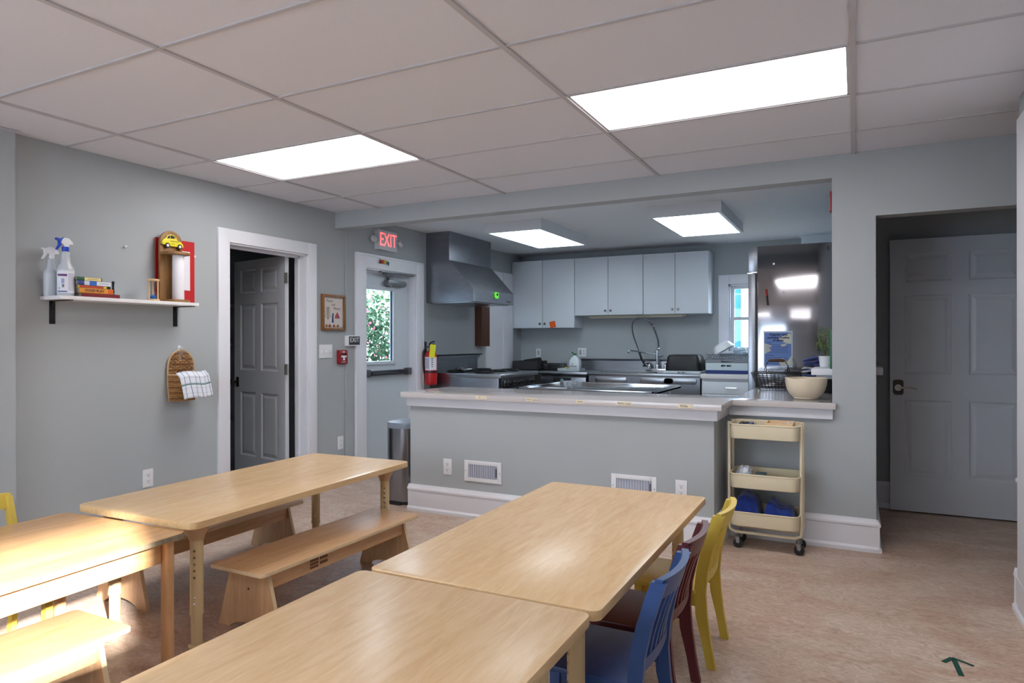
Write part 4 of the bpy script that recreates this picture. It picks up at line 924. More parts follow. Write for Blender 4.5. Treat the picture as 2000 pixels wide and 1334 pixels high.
t = thing('under_cabinet_light', 'slim cream lamp strip under the wall cabinets', 'lamp', (-2.5, 8.3, 1.58)); bx('housing', mat('strip_cream', (206, 198, 172), .5), (-3.09, -1.85, 8.24, 8.32, 1.596, 1.6195), t, .003); bx('lens', mat('strip_lens', (214, 210, 196), .3), (-3.07, -1.87, 8.25, 8.31, 1.588, 1.5959), t)
# sink counter
sc = thing('sink_counter', 'long stainless sink counter under the wall cabinets', 'sink', (-2.8, 8.07, 0))
b = MB(); b.box(-4.15, -2.92, 7.72, 8.41, .875, .912, .005); b.box(-2.92, -1.56, 7.72, 7.80, .875, .912, .005); b.box(-2.92, -1.56, 8.26, 8.41, .875, .912, .005); b.box(-1.66, -1.56, 7.80, 8.26, .875, .912); b.box(-2.32, -2.20, 7.80, 8.26, .875, .912); b.build('deck', STEELH, sc)
for x0, x1 in ((-2.92, -2.32), (-2.20, -1.66)):
    b = MB(); 
    for d in ((x0, x0+.01, 7.80, 8.26, .62, .90), (x1-.01, x1, 7.80, 8.26, .62, .90), (x0, x1, 7.80, 7.81, .62, .90), (x0, x1, 8.25, 8.26, .62, .90), (x0, x1, 7.80, 8.26, .61, .62)): b.box(*d)
    b.build('basin', STEELH, sc)
b = MB(); b.box(-3.255, -1.56, 8.405, 8.429, .912, 1.06); b.prism([(8.429, 1.06), (8.38, 1.06), (8.37, 1.05), (8.405, 1.035)], 'yz', -3.255, -1.56); b.build('backsplash', STEELH, sc)
bx('front_apron', STEEL, (-2.90, -1.565, 7.735, 7.75, .45, .874), sc)
for x0, x1 in ((-2.82, -2.42), (-2.26, -2.30+.44), (-1.98, -1.60)):
    b = MB(); b.prism(rrect(x0, x1, .795, .865, .03), 'xz', 7.72, 7.735, .006); b.build('apron_boss', STEELH, sc)
for xx in (-4.08, -2.86, -1.60):
    for yy in (7.80, 8.36): MB().cyl((xx, yy, 0), (xx, yy, .875), .02, n=10).build('leg', CHROME, sc)
dw = thing('dishwasher', 'stainless under-counter dishwasher with a black display panel', 'dishwasher', (-3.24, 8.03, 0))
bx('body', mat('dishwasher_body', (70, 72, 76), .5), (-3.545, -2.94, 7.77, 8.35, .03, .865), dw)
bx('door', STEEL, (-3.545, -2.94, 7.745, 7.769, .10, .745), dw, .003); cpn = bx('control_fascia', STEEL, (-3.545, -2.94, 7.735, 7.769, .75, .845), dw, .004)
bx('display', BLACK, (-3.37, -3.135, 7.7335, 7.735, .765, .838), cpn)
b = MB(); b.cyl((-3.255, 7.7335, .805), (-3.255, 7.728, .805), .019, n=18); b.build('dial', mat('dial_pale', (150, 196, 210), .4), cpn); b = MB(); b.cyl((-3.255, 7.728, .805), (-3.255, 7.7272, .805), .009, n=14); b.build('dial_mark', mat('dial_blue', (60, 120, 150), .4), cpn)
MB().tube([(-3.50, 7.745, .71), (-3.50, 7.71, .715), (-2.985, 7.71, .715), (-2.985, 7.745, .71)], .010, 7).build('handle', CHROME, dw)
for xx in (-3.5, -2.98):
    for yy in (7.82, 8.3): MB().cyl((xx, yy, 0), (xx, yy, .03), .02, n=8).build('foot', BLACK, dw)
# faucet
fx, fy, fz = -2.21, 8.32, .912
t = thing('pre_rinse_faucet', 'tall chrome pre-rinse faucet with a spring hose', 'faucet', (fx, fy, fz))
b = MB(); b.box(fx-.14, fx+.14, fy-.035, fy+.035, fz, fz+.035, .008); b.cyl((fx, fy, fz+.03), (fx, fy, fz+.26), .016, n=12); b.lathe([(.024, 0), (.026, .03), (.018, .05)], (fx, fy, fz+.03), 12); b.build('riser', CHROME, t)
for s in (-1, 1):
    b = MB(); b.lathe([(.026, 0), (.026, .03), (.018, .045), (.014, .06)], (fx+s*.105, fy, fz+.035), 12); b.tube([(fx+s*.105, fy, fz+.09), (fx+s*.125, fy-.06, fz+.10)], [.012, .009], 7); b.build('tap_handle', CHROME, t)
b = MB(); b.tube([(fx, fy, fz+.21), (fx-.1, fy-.03, fz+.225), (fx-.30, fy-.10, fz+.262), (fx-.325, fy-.11, fz+.262), (fx-.34, fy-.115, fz+.24), (fx-.342, fy-.116, fz+.225)], [.012, .0115, .011, .011, .011, .012], 8); b.build('spout', CHROME, t)
path = []
P_ = [(fx+.02, fy, fz+.26), (fx+.015, fy, fz+.36), (fx-.005, fy-.05, fz+.48), (fx-.05, fy-.11, fz+.60), (fx-.12, fy-.13, fz+.655), (fx-.20, fy-.13, fz+.665), (fx-.265, fy-.13, fz+.63), (fx-.285, fy-.12, fz+.55), (fx-.27, fy-.11, fz+.44), (fx-.22, fy-.09, fz+.29), (fx-.20, fy-.10, fz+.23)]
def crom(P, n=8):
    out = []
    for i in range(len(P)-1):
        p0, p1, p2, p3 = [Vector(P[max(0, min(len(P)-1, i+k))]) for k in (-1, 0, 1, 2)]
        for k in range(n):
            u = k/n; out.append(.5*((2*p1)+(-p0+p2)*u+(2*p0-5*p1+4*p2-p3)*u*u+(-p0+3*p1-3*p2+p3)*u**3))
    return out+[Vector(P[-1])]
path = crom(P_, 10)
MB().tube(path, .008, 8).build('hose', mat('hose_steel', (120, 122, 128), .3, .9), t)
sp = []; up = Vector((0, 1, 0)); half = path[:60]; turns = 26; tot = len(half)-1
for k in range(turns*8+1):
    u = k/(turns*8)*tot; i = min(int(u), tot-1); p = half[i].lerp(half[i+1], u-i); d = (half[i+1]-half[i]).normalized(); sd = d.cross(up).normalized(); a = k*math.pi/4
    sp.append(p+(up*math.cos(a)+sd*math.sin(a))*.0165)
MB().tube(sp, .0033, 5).build('spring', CHROME, t)
b = MB(); b.tube([(fx-.20, fy-.10, fz+.24), (fx-.17, fy-.11, fz+.16), (fx-.13, fy-.12, fz+.09)], [.013, .014, .012], 8); b.lathe([(.012, .03), (.026, .012), (.03, 0)], (fx-.125, fy-.122, fz+.06), 12); b.tube([(fx-.185, fy-.12, fz+.21), (fx-.15, fy-.15, fz+.15), (fx-.11, fy-.15, fz+.12)], .006, 6); b.build('spray_valve', BLACK, t)
MB().tube([(fx, fy, fz+.17), (fx+.05, fy+.04, fz+.19), (fx+.055, fy+.085, fz+.19)], .007, 6).build('wall_stay', CHROME, t)
# counter-top things (kitchen)
t = thing('white_tray', 'flat white tray under the black tub on the sink counter', 'tray', (-1.82, 8.1, .912)); b = MB(); b.prism(rrect(-2.03, -1.58, 7.83, 8.24, .03), 'xy', .9125, .94, .004); tb_ = b.build('tray_body', mat('tray_white', (206, 214, 220), .5), t)
for x_ in (-1.84, -1.79): cut(tb_, MB().box(x_, x_+.04, 7.82, 7.89, .92, .933))
b = MB(); b.skin([b.ring([(p[0], p[1], z) for p in rrect(-1.80-w_, -1.80+w_, 8.06-d_, 8.06+d_, .05)]) for w_, d_, z in ((.205, .16, .9405), (.21, .165, .955), (.19, .15, 1.10), (.175, .135, 1.125), (.15, .11, 1.13))]); b.build('black_tub', BLACK, label='upturned black plastic tub on the white tray', cat='tub')
b = MB(); b.box(-1.515, -1.06, 7.80, 8.22, .921, .96, .004)
for k in range(12): b.box(-1.50+.037*k, -1.48+.037*k, 7.796, 7.80, .925, .956)
b.build('blue_dish_rack', mat('navy_plastic', (20, 44, 110), .5), label='flat navy dish rack on the white worktop', cat='dish rack')
t = thing('white_dish_rack', 'pale dish rack with hand slots stacked on the navy rack', 'dish rack', (-1.29, 8.0, .96)); rb_ = bx('body', mat('pale_rack', (192, 206, 212), .5), (-1.515, -1.06, 7.80, 8.22, .9605, 1.045), t, .004); ur_ = bx('upper_rim', mat('grey_rack', (130, 136, 144), .5), (-1.52, -1.055, 7.795, 8.225, 1.045, 1.075), t, .003)
for x_ in (-1.345, -1.285): cut(rb_, MB().box(x_, x_+.048, 7.79, 7.90, 1.0, 1.022))
cut(ur_, MB().box(-1.345, -1.237, 7.78, 7.88, 1.055, 1.066))
b = MB(); y = 7.80
for k in range(15):
    x_ = -1.50+.031*k; b.tube([(x_, y, 1.078), (x_+.028, y, 1.135)], .003, 4); b.tube([(x_+.028, y+.004, 1.078), (x_, y+.004, 1.135)], .003, 4)
for zz in (1.078, 1.137): b.tube([(-1.515, y, zz), (-1.06, y, zz), (-1.06, 8.2, zz), (-1.515, 8.2, zz)], .004, 5, closed=True)
b.build('lattice_side', mat('lattice_grey', (110, 114, 124), .5), t)
b = MB(); b.lathe([(.06, 0), (.10, .02), (.125, .075), (.128, .09), (.121, .09), (.118, .075), (.095, .028), (.0, .012)], (0, 0, 0), 24, cap=False); bmesh.ops.transform(b.bm, matrix=Matrix.Translation((-1.36, 7.98, 1.215)) @ Matrix.Rotation(R_(150), 4, 'Y') @ Matrix.Translation((0, 0, -.05)), verts=b.bm.verts); b.build('white_bowl', WHITEP, label='white bowl tipped upside down on the dish rack', cat='bowl')
b = MB(); rnd = random.Random(5); b.sphere((-1.17, 8.0, 1.175), .06, (1.3, .9, .7), 12)
for v in b.bm.verts: v.co += Vector((rnd.uniform(-.01, .01), rnd.uniform(-.01, .01), rnd.uniform(-.01, .01)))
b.build('pale_dish', mat('pale_blue_plastic', (190, 212, 230), .4), label='pale blue dish drying in the rack by the window', cat='dish')
bc = thing('drawer_cabinet', 'white base cabinet with a drawer beside the sink counter', 'cabinet', (-1.1, 8.07, 0))
bx('carcass', CABW, (-1.545, -.20, 7.74, 8.42, .08, .868), bc); bx('plinth', mat('plinth_grey', (120, 122, 126), .6), (-1.545, -.20, 7.80, 8.42, 0, .08), bc)
for x0, x1 in ((-1.54, -.90), (-.895, -.21)):
    dr = bx('drawer', CABW, (x0, x1, 7.721, 7.739, .70, .835), bc, .001); xm = (x0+x1)/2 if x0 < -1.2 else -.5
    MB().tube([(xm-.055, 7.721, .77), (xm-.055, 7.695, .772), (xm+.055, 7.695, .772), (xm+.055, 7.721, .77)], .005, 6).build('handle', CHROME, dr)
    bx('door', CABW, (x0, x1, 7.721, 7.739, .09, .695), bc, .001)
bx('white_worktop', mat('worktop_laminate', (216, 214, 216), .35), (-1.555, -.14, 7.70, 8.425, .869, .92), bev=.003, label='white laminate worktop beside the sink counter', cat='countertop')
# left end of the sink counter
b = MB()
for d in ((-4.07, -3.70, 7.98, 7.985), (-4.07, -3.70, 8.275, 8.28), (-4.07, -4.065, 7.98, 8.28), (-3.705, -3.70, 7.98, 8.28)): b.box(*d, .913, 1.03)
b.box(-4.07, -3.70, 7.98, 8.28, .913, .92); bn = b.build('black_wire_bin', mat('mesh_black', (40, 40, 44), .6), label='black mesh bin at the corner end of the sink counter', cat='bin')
b = MB(); b.prism([(-3.92, .925), (-3.705, .925), (-3.69, 1.0), (-3.73, 1.075), (-3.95, 1.045)], 'xz', 8.05, 8.15, .015); b.build('black_bag', mat('black_cloth', (20, 20, 24), .7), label='black bag slumped in the mesh bin', cat='bag')
t = thing('black_toaster', 'black toaster with chrome strips on the sink counter', 'toaster', (-3.55, 8.2, .912)); bx('body', BLACK, (-3.68, -3.42, 8.08, 8.30, .9125, 1.0), t, .012); b = MB()
for k in range(4): b.box(-3.66, -3.60, 8.078, 8.081, .925+.018*k, .930+.018*k)
b.build('chrome_strips', CHROME, t)
t = thing('plastic_tray', 'clear plastic tray holding jars and the white jug', 'tray', (-3.26, 8.02, .912)); b = MB()
for d in ((-3.40, -3.10, 7.93, 8.13, .9125, .917), (-3.40, -3.397, 7.93, 8.13, .917, .945), (-3.103, -3.10, 7.93, 8.13, .917, .945), (-3.397, -3.103, 7.93, 7.933, .917, .945), (-3.397, -3.103, 8.127, 8.13, .917, .945)): b.box(*d)
b.build('tray_body', mat('clear_tray', (176, 184, 190), .3), t)
for k, (xx, yy, h_) in enumerate(((-3.355, 8.04, .15), (-3.30, 8.06, .165), (-3.345, 7.975, .12))):
    MB().lathe([(.03, 0), (.032, .01), (.032, h_*.8), (.026, h_*.9), (.027, h_)], (xx, yy, .9175), 16).build('glass_jar', CLEAR, label=['clear glass jar in the tray beside the white jug', 'tallest clear glass jar in the tray behind the white jug', 'short clear glass jar at the front of the tray'][k], cat='jar', group='glass jars in the tray')
b = MB(); b.sphere((-3.30, 7.972, .94), .022, (.9, .7, 1.0), 10); b.build('yellow_sponge', mat('yellow_sponge', (220, 200, 40), .9), label='small yellow sponge in the clear tray', cat='sponge')
jx, jy = -3.20, 8.03
t = thing('white_jug', 'white plastic jug with a green cap and printed front', 'jug', (jx, jy, .917))
b = MB(); b.skin([b.ring([(jx+q[0]*w_, jy+q[1]*w_*.72, .9175+z) for q in rrect(-1, 1, -1, 1, .55, 5)]) for w_, z in ((.066, 0), (.072, .008), (.074, .09), (.066, .13), (.045, .165), (.022, .18), (.018, .195))]); b.build('jug_body', mat('jug_white', (216, 222, 226), .4), t)
MB().lathe([(.021, 0), (.021, .02), (.017, .022)], (jx, jy, 1.1126), 12).build('cap', mat('cap_green', (30, 110, 50), .5), t)
b = MB(); b.tube([(jx-.02, jy, 1.135), (jx-.04, jy-.01, 1.15)], .008, 6); b.build('cap_tab', mat('cap_green', (30, 110, 50)), t)
b = MB(); yq = jy-.0545
for k in range(9): b.box(jx-.055+.012*k, jx-.047+.012*k, yq, yq+.001, .965, .972+.006*(k % 2))
b.box(jx-.05, jx+.05, yq, yq+.001, .94, .943); b.cyl((jx-.012, yq+.004, 1.0), (jx-.012, yq, 1.0), .007, n=10); b.build('printed_front', INK, t)
b = MB(); b.tube([(jx-.052, jy-.05, 1.0), (jx-.052, jy-.049, 1.03), (jx-.043, jy-.042, 1.055), (jx-.036, jy-.043, 1.03)], .006, 6); b.build('handle', mat('jug_white', (216, 222, 226)), t)
# prep table with things
pt = thing('prep_table', 'low-rimmed stainless prep table behind the serving counter', 'table', (-2.05, 5.82, 0))
b = MB(); b.box(-2.68, -1.45, 5.34, 6.30, .852, .872, .003)
for d in ((-2.68, -1.45, 5.34, 5.356), (-2.68, -1.45, 6.284, 6.30), (-2.68, -2.664, 5.34, 6.30), (-1.466, -1.45, 5.34, 6.30)): b.box(*d, .852, .884, .003)
b.build('steel_top', mat('mirror_steel', (176, 180, 184), .1, 1), pt)
for xx in (-2.6, -1.53):
    for yy in (5.42, 6.22): MB().cyl((xx, yy, 0), (xx, yy, .852), .021, n=10).build('leg', CHROME, pt)
bx('lower_shelf', STEELH, (-2.62, -1.51, 5.40, 6.24, .25, .27), pt)
MB().lathe([(.035, 0), (.05, .004), (.075, .035), (.086, .07), (.083, .07), (.07, .036), (.03, .008)], (-2.20, 5.47, .8725), 24, cap=False).build('patterned_bowl', mat('patterned_glaze', (206, 214, 224), .3, vary=.6, vscale=45), label='small patterned white bowl on the prep table', cat='bowl')
bx('paper_sheet', PAPER, (-2.48, -2.27, 5.38, 5.56, .8725, .8745), label='white paper sheet lying on the prep table', cat='paper')
# ------------------------------------------------------------------ fridge and stepped counter end
fr = thing('fridge', 'tall stainless reach-in fridge beside the kitchen window', 'fridge', (-.45, 6.35, 0))
FS = mat('fridge_steel', (158, 156, 160), .1, 1, vary=.05, vscale=3); 
nt = FS.node_tree; bs = nt.nodes['Principled BSDF']; n2 = nt.nodes.new('ShaderNodeTexNoise'); n2.inputs['Scale'].default_value = 2.2; n2.inputs['Detail'].default_value = 1
mp_ = nt.nodes.new('ShaderNodeMapping'); mp_.inputs['Scale'].default_value = (.5, 1, 2.0); tc_ = nt.nodes.new('ShaderNodeTexCoord'); nt.links.new(tc_.outputs['Object'], mp_.inputs[0]); nt.links.new(mp_.outputs[0], n2.inputs['Vector'])
bp_ = nt.nodes.new('ShaderNodeBump'); bp_.inputs['Strength'].default_value = .2; bp_.inputs['Distance'].default_value = .02; nt.links.new(n2.outputs['Fac'], bp_.inputs['Height']); nt.links.new(bp_.outputs[0], bs.inputs['Normal'])
bx('body', FS, (-.728, -.135, 5.95, 6.72, .10, 2.082), fr, .002)
bx('door', STEEL, (-.805, -.745, 5.952, 6.718, .16, 1.86), fr, .006); bx('top_fascia', STEEL, (-.80, -.7285, 5.951, 6.719, 1.87, 2.082), fr, .003)
bx('door_gasket', BLACK, (-.745, -.729, 5.962, 6.708, .16, 1.868), fr)
bx('hinge', CHROME, (-.81, -.73, 5.945, 5.97, 1.855, 1.872), fr, .002)
MB().tube([(-.805, 6.62, .9), (-.85, 6.62, .92), (-.85, 6.62, 1.35), (-.805, 6.62, 1.37)], .012, 7).build('handle', CHROME, fr)
for xx in (-.68, -.2):
    for yy in (6.0, 6.66): MB().cyl((xx, yy, 0), (xx, yy, .10), .025, n=10).build('leg', BLACK, fr)
b = MB(); b.cyl((-.60, 5.95, 1.93), (-.60, 5.945, 1.93), .008, n=10)
b.build('rivet', CHROME, fr)
t = thing('marker_magnet', 'black and red marker stuck on the fridge side', 'marker', (-.655, 5.94, 1.585)); b = MB(); b.cyl((-.648, 5.942, 1.59), (-.656, 5.942, 1.665), .008, n=10); b.build('barrel', BLACK, t); b = MB(); b.cyl((-.656, 5.942, 1.665), (-.663, 5.942, 1.722), .0085, n=10); b.build('cap', mat('marker_red', (160, 40, 30), .4), t)
b = MB(); b.cyl((-.527, 5.95, 1.69), (-.527, 5.943, 1.69), .010, n=12); b.build('round_magnet', WHITEP, label='small white round magnet on the fridge side', cat='magnet')
b = MB(); b.box(-.196, -.184, 5.944, 5.95, 2.02, 2.05); b.build('black_clip', BLACK, label='small black clip at the top of the fridge side', cat='clip')
# laminated notice
t = thing('notice', 'laminated blue notice about cleaning tables on the fridge side', 'notice', (-.567, 5.95, 1.07)); yn = 5.9485
nx0, nx1, nz0, nz1 = -.682, -.458, 1.075, 1.372
bx('laminate', mat('laminate_white', (206, 214, 230), .25), (nx0, nx1, 5.9485, 5.95, nz0, nz1), t)
pr = bx('printed_sheet', mat('notice_blue', (92, 126, 192), .4), (nx0+.008, nx1-.008, 5.9478, 5.9486, nz0+.012, nz1-.012), t)
b = MB()
for pts in ([(-.57, 1.31), (-.49, 1.352), (-.468, 1.35), (-.468, 1.265), (-.50, 1.27), (-.55, 1.29)], [(-.672, 1.27), (-.64, 1.262), (-.61, 1.245), (-.64, 1.235), (-.62, 1.21), (-.66, 1.19), (-.672, 1.18)], [(-.55, 1.262), (-.50, 1.268), (-.51, 1.25), (-.54, 1.242)], [(-.57, 1.125), (-.53, 1.15), (-.50, 1.12), (-.485, 1.14), (-.468, 1.17), (-.468, 1.09), (-.55, 1.09)]): b.prism([(p[0], p[1]) for p in pts], 'xz', 5.9474, 5.9479)
b.build('cream_shapes', mat('notice_cream', (206, 206, 186), .4), pr)
NI = mat('notice_navy', (24, 32, 84), .5)
b = MB(); b.text('Cleaning and', .027, '-y', (-.567, 5.9468, 1.342), .0006, 1, .0011); b.text('sanitizing routine', .0245, '-y', (-.567, 5.9468, 1.318), .0006, 1, .0011); b.text('of tables', .0245, '-y', (-.567, 5.9468, 1.295), .0006, 1, .0011); b.build('heading', NI, pr)
b = MB(); b.box(-.665, -.615, 5.9472, 5.9476, 1.272, 1.277)
for k in range(6): b.box(-.665, -.50+.006*(k % 3), 5.9472, 5.9476, 1.256-.0125*k, 1.259-.0125*k)
b.box(-.665, -.60, 5.9472, 5.9476, 1.168, 1.173)
for k in range(5): b.box(-.665, -.505+.01*(k % 2), 5.9472, 5.9476, 1.152-.0125*k, 1.155-.0125*k)
b.build('body_text_lines', mat('notice_text', (50, 66, 124), .5), pr)
t = thing('storage_box', 'white plastic box on top of the fridge', 'box', (-.25, 6.55, 2.083)); bx('box_body', mat('box_pale', (190, 204, 212), .4), (-.42, -.15, 6.40, 6.70, 2.0835, 2.215), t, .004); bx('lid', mat('box_pale', (190, 204, 212)), (-.43, -.14, 6.39, 6.71, 2.2155, 2.235), t, .004)
# wire basket with wooden grip
t = thing('wire_basket', 'black wire basket with a wooden handle on the stepped counter', 'basket', (-.55, 5.6, .905))
def ring_pts(w, d, z): return [(-.545+p[0], 5.60+p[1], z) for p in rrect(-w, w, -d, d, .03, 4)]
b = MB()
for k in range(9):
    u = k/8; b.tube(ring_pts(.125+.055*u, .075+.035*u, .909+.134*u), .0022 if k < 8 else .0045, 5, closed=True)
for k in range(-5, 6):
    x_ = .022*k
    for s in (-1, 1): b.tube([(-.545+x_, 5.60+s*.075, .909), (-.545+x_*1.4, 5.60+s*.11, 1.043)], .0018, 4)
for k in range(-2, 3):
    for s in (-1, 1): b.tube([(-.545+s*.125, 5.60+.03*k, .909), (-.545+s*.18, 5.60+.045*k, 1.043)], .0018, 4)
for k in range(-5, 6): b.tube([(-.545+.022*k, 5.525, .909), (-.545+.022*k, 5.675, .909)], .0018, 4)
b.build('wire_body', BLACKM, t)
b = MB()
for s in (-1, 1):
    for e in (-1, 1): b.tube([(-.545+s*.085+e*.012, 5.60, 1.04), (-.545+s*.08, 5.60, 1.10), (-.545+s*.06, 5.60, 1.133), (-.545+s*.03, 5.60, 1.138)], .003, 5)
    b.tube([(-.545+s*.07+.012*math.cos(q*.7), 5.60, 1.052+.012*math.sin(q*.7)) for q in range(9)], .003, 5)
b.build('wire_handle', BLACKM, t)
b = MB(); b.tube([(-.605, 5.60, 1.137), (-.595, 5.60, 1.138), (-.545, 5.60, 1.139), (-.495, 5.60, 1.138), (-.485, 5.60, 1.137)], [.006, .011, .013, .011, .006], 10); b.build('wooden_grip', wood('dark_grip', (66, 40, 26), (96, 62, 40), .5, 'x', 3), t)
# mixing bowl
t = thing('mixing_bowl', 'large cream mixing bowl with a pouring lip at the counter end', 'bowl', (-.293, 4.88, .9055))
b = MB(); prof = [(.072, 0), (.078, .004), (.078, .010), (.098, .028), (.118, .06), (.128, .10), (.130, .135), (.130, .140), (.125, .140), (.123, .10), (.112, .06), (.09, .03), (.03, .014)]
b.lathe(prof, (-.293, 4.88, .9055), 40, cap=True)
for v in b.bm.verts:
    p = v.co-Vector((-.293, 4.88, .9055)); a = math.atan2(p.y, p.x)
    if p.z > .09:
        w_ = math.exp(-((math.degrees(a)+125)/22)**2)*((p.z-.09)/.05); v.co += Vector((math.cos(a), math.sin(a), 0))*-.022*w_; v.co.z -= .006*w_
b.build('bowl_body', CREAM, t)
# towels, shelf, plant, green book behind the pillar
def folded(name, label, c, w, d, h, m, seed, layers=3, rz=0):
    b = MB(); rnd = random.Random(seed)
    for k in range(layers):
        z0 = c[2]+h*k/layers; N = 16; rings = []
        for i in range(N+1):
            u = i/N; x = (u-.5)*w; dz = .006*math.sin(u*9+k*2+seed)+(.012*(u-.5) if name == 'folded_towel' else 0); hh = h/layers*.96
            e = min(1, min(u, 1-u)*9)**.5
            ring = []
            for a in range(12):
                q = 2*math.pi*a/12; ring.append((x, math.copysign(abs(math.cos(q))**.5, math.cos(q))*d/2*(.9+.1*e)+rnd.uniform(-.003, .003), z0+hh/2+dz+math.sin(q)*hh/2*max(.15, e)-(.006*math.sin(9*u+k*2+seed) if k == 0 else 0)*0))
            rings.append(b.ring(ring))
        b.skin(rings)
    mt = Matrix.Translation((c[0], c[1], 0)) @ Matrix.Rotation(R_(rz), 4, 'Z'); bmesh.ops.transform(b.bm, matrix=mt, verts=b.bm.verts)
    return b.build(name, m, label=label, cat='towel', ang=70)
t = thing('black_bin_box', 'black box holding folded towels behind the cream bowl', 'box', (-.25, 5.62, .905)); bx('box_body', BLACK, (-.37, -.14, 5.50, 5.76, .9055, 1.012), t, .004); bx('rim', BLACK, (-.372, -.1375, 5.498, 5.762, 1.0, 1.0125), t, .002)
folded('folded_cloth', 'thin navy cloth at the bottom of the towel pile on the black box', (-.265, 5.63, 1.019), .20, .2, .022, NAVY, 2, 1)
folded('folded_cloth', 'white wrinkled cloth between the navy towels', (-.27, 5.62, 1.051), .19, .2, .04, mat('white_cloth', (206, 210, 224), .95, vary=.25, vscale=40, bump=.5, bscale=60), 4, 2)
folded('folded_towel', 'navy towel folded on top of the pile beside the wire basket', (-.265, 5.62, 1.102), 0.19, .2, .066, NAVY, 6, 3)
t = thing('side_shelf', 'short white shelf on the dividing wall beyond the cream bowl', 'shelf', (-.2, 5.2, 1.06)); bx('shelf_board', TRIM, (-.268, -.1295, 5.0, 5.42, 1.058, 1.10), t, .003)
for yy in (5.08, 5.34): bx('bracket', TRIM, (-.24, -.1295, yy-.01, yy+.01, 1.03, 1.0578), t)
t = thing('green_book', 'tall green book standing on the short side shelf', 'book', (-.142, 5.1, 1.10)); bx('cover', mat('green_cover', (16, 100, 62), .4), (-.152, -.131, 5.02, 5.22, 1.1005, 1.365), t, .001); bx('pages', mat('book_pages', (170, 160, 150)), (-.15, -.133, 5.025, 5.2205, 1.104, 1.36), t)
t = thing('potted_plant', 'small leafy green plant on the short side shelf', 'plant', (-.20, 5.34, 1.10))
MB().lathe([(.03, 0), (.034, .004), (.042, .075), (.044, .08), (.039, .08)], (-.195, 5.35, 1.1005), 18).build('pot', WHITEP, t)
b = MB(); rnd = random.Random(11)
for k in range(14):
    a = rnd.uniform(0, 6.28); r_ = rnd.uniform(.01, .055); b.tube([(-.195, 5.35, 1.17), (-.195+r_*.5*math.cos(a), 5.35+r_*.5*math.sin(a), 1.24), (-.195+r_*math.cos(a), 5.35+r_*math.sin(a), 1.27+rnd.uniform(0, .11))], .0018, 4)
b.build('stems', mat('stem_green', (86, 104, 60), .7), t)
b = MB()
for k in range(260):
    a = rnd.uniform(0, 6.28); r_ = .06*math.sqrt(rnd.random()); p = Vector((-.195+r_*math.cos(a), 5.35+r_*math.sin(a), rnd.uniform(1.235, 1.385))); p.x = min(p.x, -.14)
    d = Vector((rnd.uniform(-1, 1), rnd.uniform(-1, 1), rnd.uniform(-.6, 1))).normalized()*.016; s_ = d.cross(Vector((rnd.random(), rnd.random(), 1))).normalized()*.006
    b.poly([p, p+d*.5+s_, p+d, p+d*.5-s_])
b.build('leaves', mat('leaf_green', (134, 150, 96), .6, vary=.3, vscale=60), t, kind='stuff', recalc=False)
t = thing('alarm_strobe', 'red alarm strobe on the inner edge of the pillar', 'fire alarm', (-.14, 4.72, 2.11)); bx('housing', mat('alarm_red', (140, 20, 30)), (-.143, -.1295, 4.675, 4.765, 2.11, 2.235), t, .003); b = MB(); b.sphere((-.146, 4.72, 2.205), .022, (.8, 1, 1), 12); b.build('lamp_dome', CLEAR, t)
# ------------------------------------------------------------------ utility cart
cx0, cx1, cy0_, cy1_ = -.700, -.298, 4.315, 4.60
ca = thing('utility_cart', 'cream three-tier metal cart on castors beside the pillar', 'cart', (-.5, 4.45, 0))
for z1, h_ in ((.777, .086), (.471, .084), (.238, .084)):
    b = MB(); o_ = [(p[0], p[1]) for p in rrect(cx0, cx1, cy0_, cy1_, .05, 6)]; i_ = [(p[0], p[1]) for p in rrect(cx0+.006, cx1-.006, cy0_+.006, cy1_-.006, .046, 6)]
    rings = [b.ring([(p[0]*.985+(cx0+cx1)/2*.015, p[1]*.985+(cy0_+cy1_)/2*.015, z1-h_) for p in o_]), b.ring([(p[0], p[1], z1-h_+.006) for p in o_]), b.ring([(p[0], p[1], z1) for p in o_]), b.ring([(p[0], p[1], z1) for p in i_]), b.ring([(p[0], p[1], z1-h_+.006) for p in i_])]
    b.skin(rings); tr_ = b.build('tray', CART, ca)
    MB().tube([(p[0], p[1], z1) for p in rrect(cx0, cx1, cy0_, cy1_, .05, 6)], .0045, 6, closed=True).build('rolled_rim', CART, tr_)
for yy in (4.385, 4.53):
    pts = [(cx0-.008, yy, .785), (cx0-.008, yy, .14), (cx0-.002, yy, .112), (cx0+.03, yy, .098), (cx1-.03, yy, .098), (cx1+.002, yy, .112), (cx1+.008, yy, .14), (cx1+.008, yy, .785)]
    MB().tube(pts, .0095, 8).build('side_frame', CART, ca)
for xx in (cx0+.04, cx1-.01):
    for yy in (4.385, 4.53):
        b = MB(); b.cyl((xx, yy, .09), (xx, yy, .066), .008, n=8); b.prism([(xx-.012, .07), (xx+.012, .07), (xx+.016, .04), (xx+.008, .028), (xx-.004, .034)], 'xz', yy-.016, yy+.016); cs = b.build('castor', mat('castor_zinc', (150, 152, 156), .35, .8), ca)
        b = MB(); b.cyl((xx+.006, yy-.011, .03), (xx+.006, yy+.011, .03), .03, n=18); b.build('wheel', BLACK, cs)
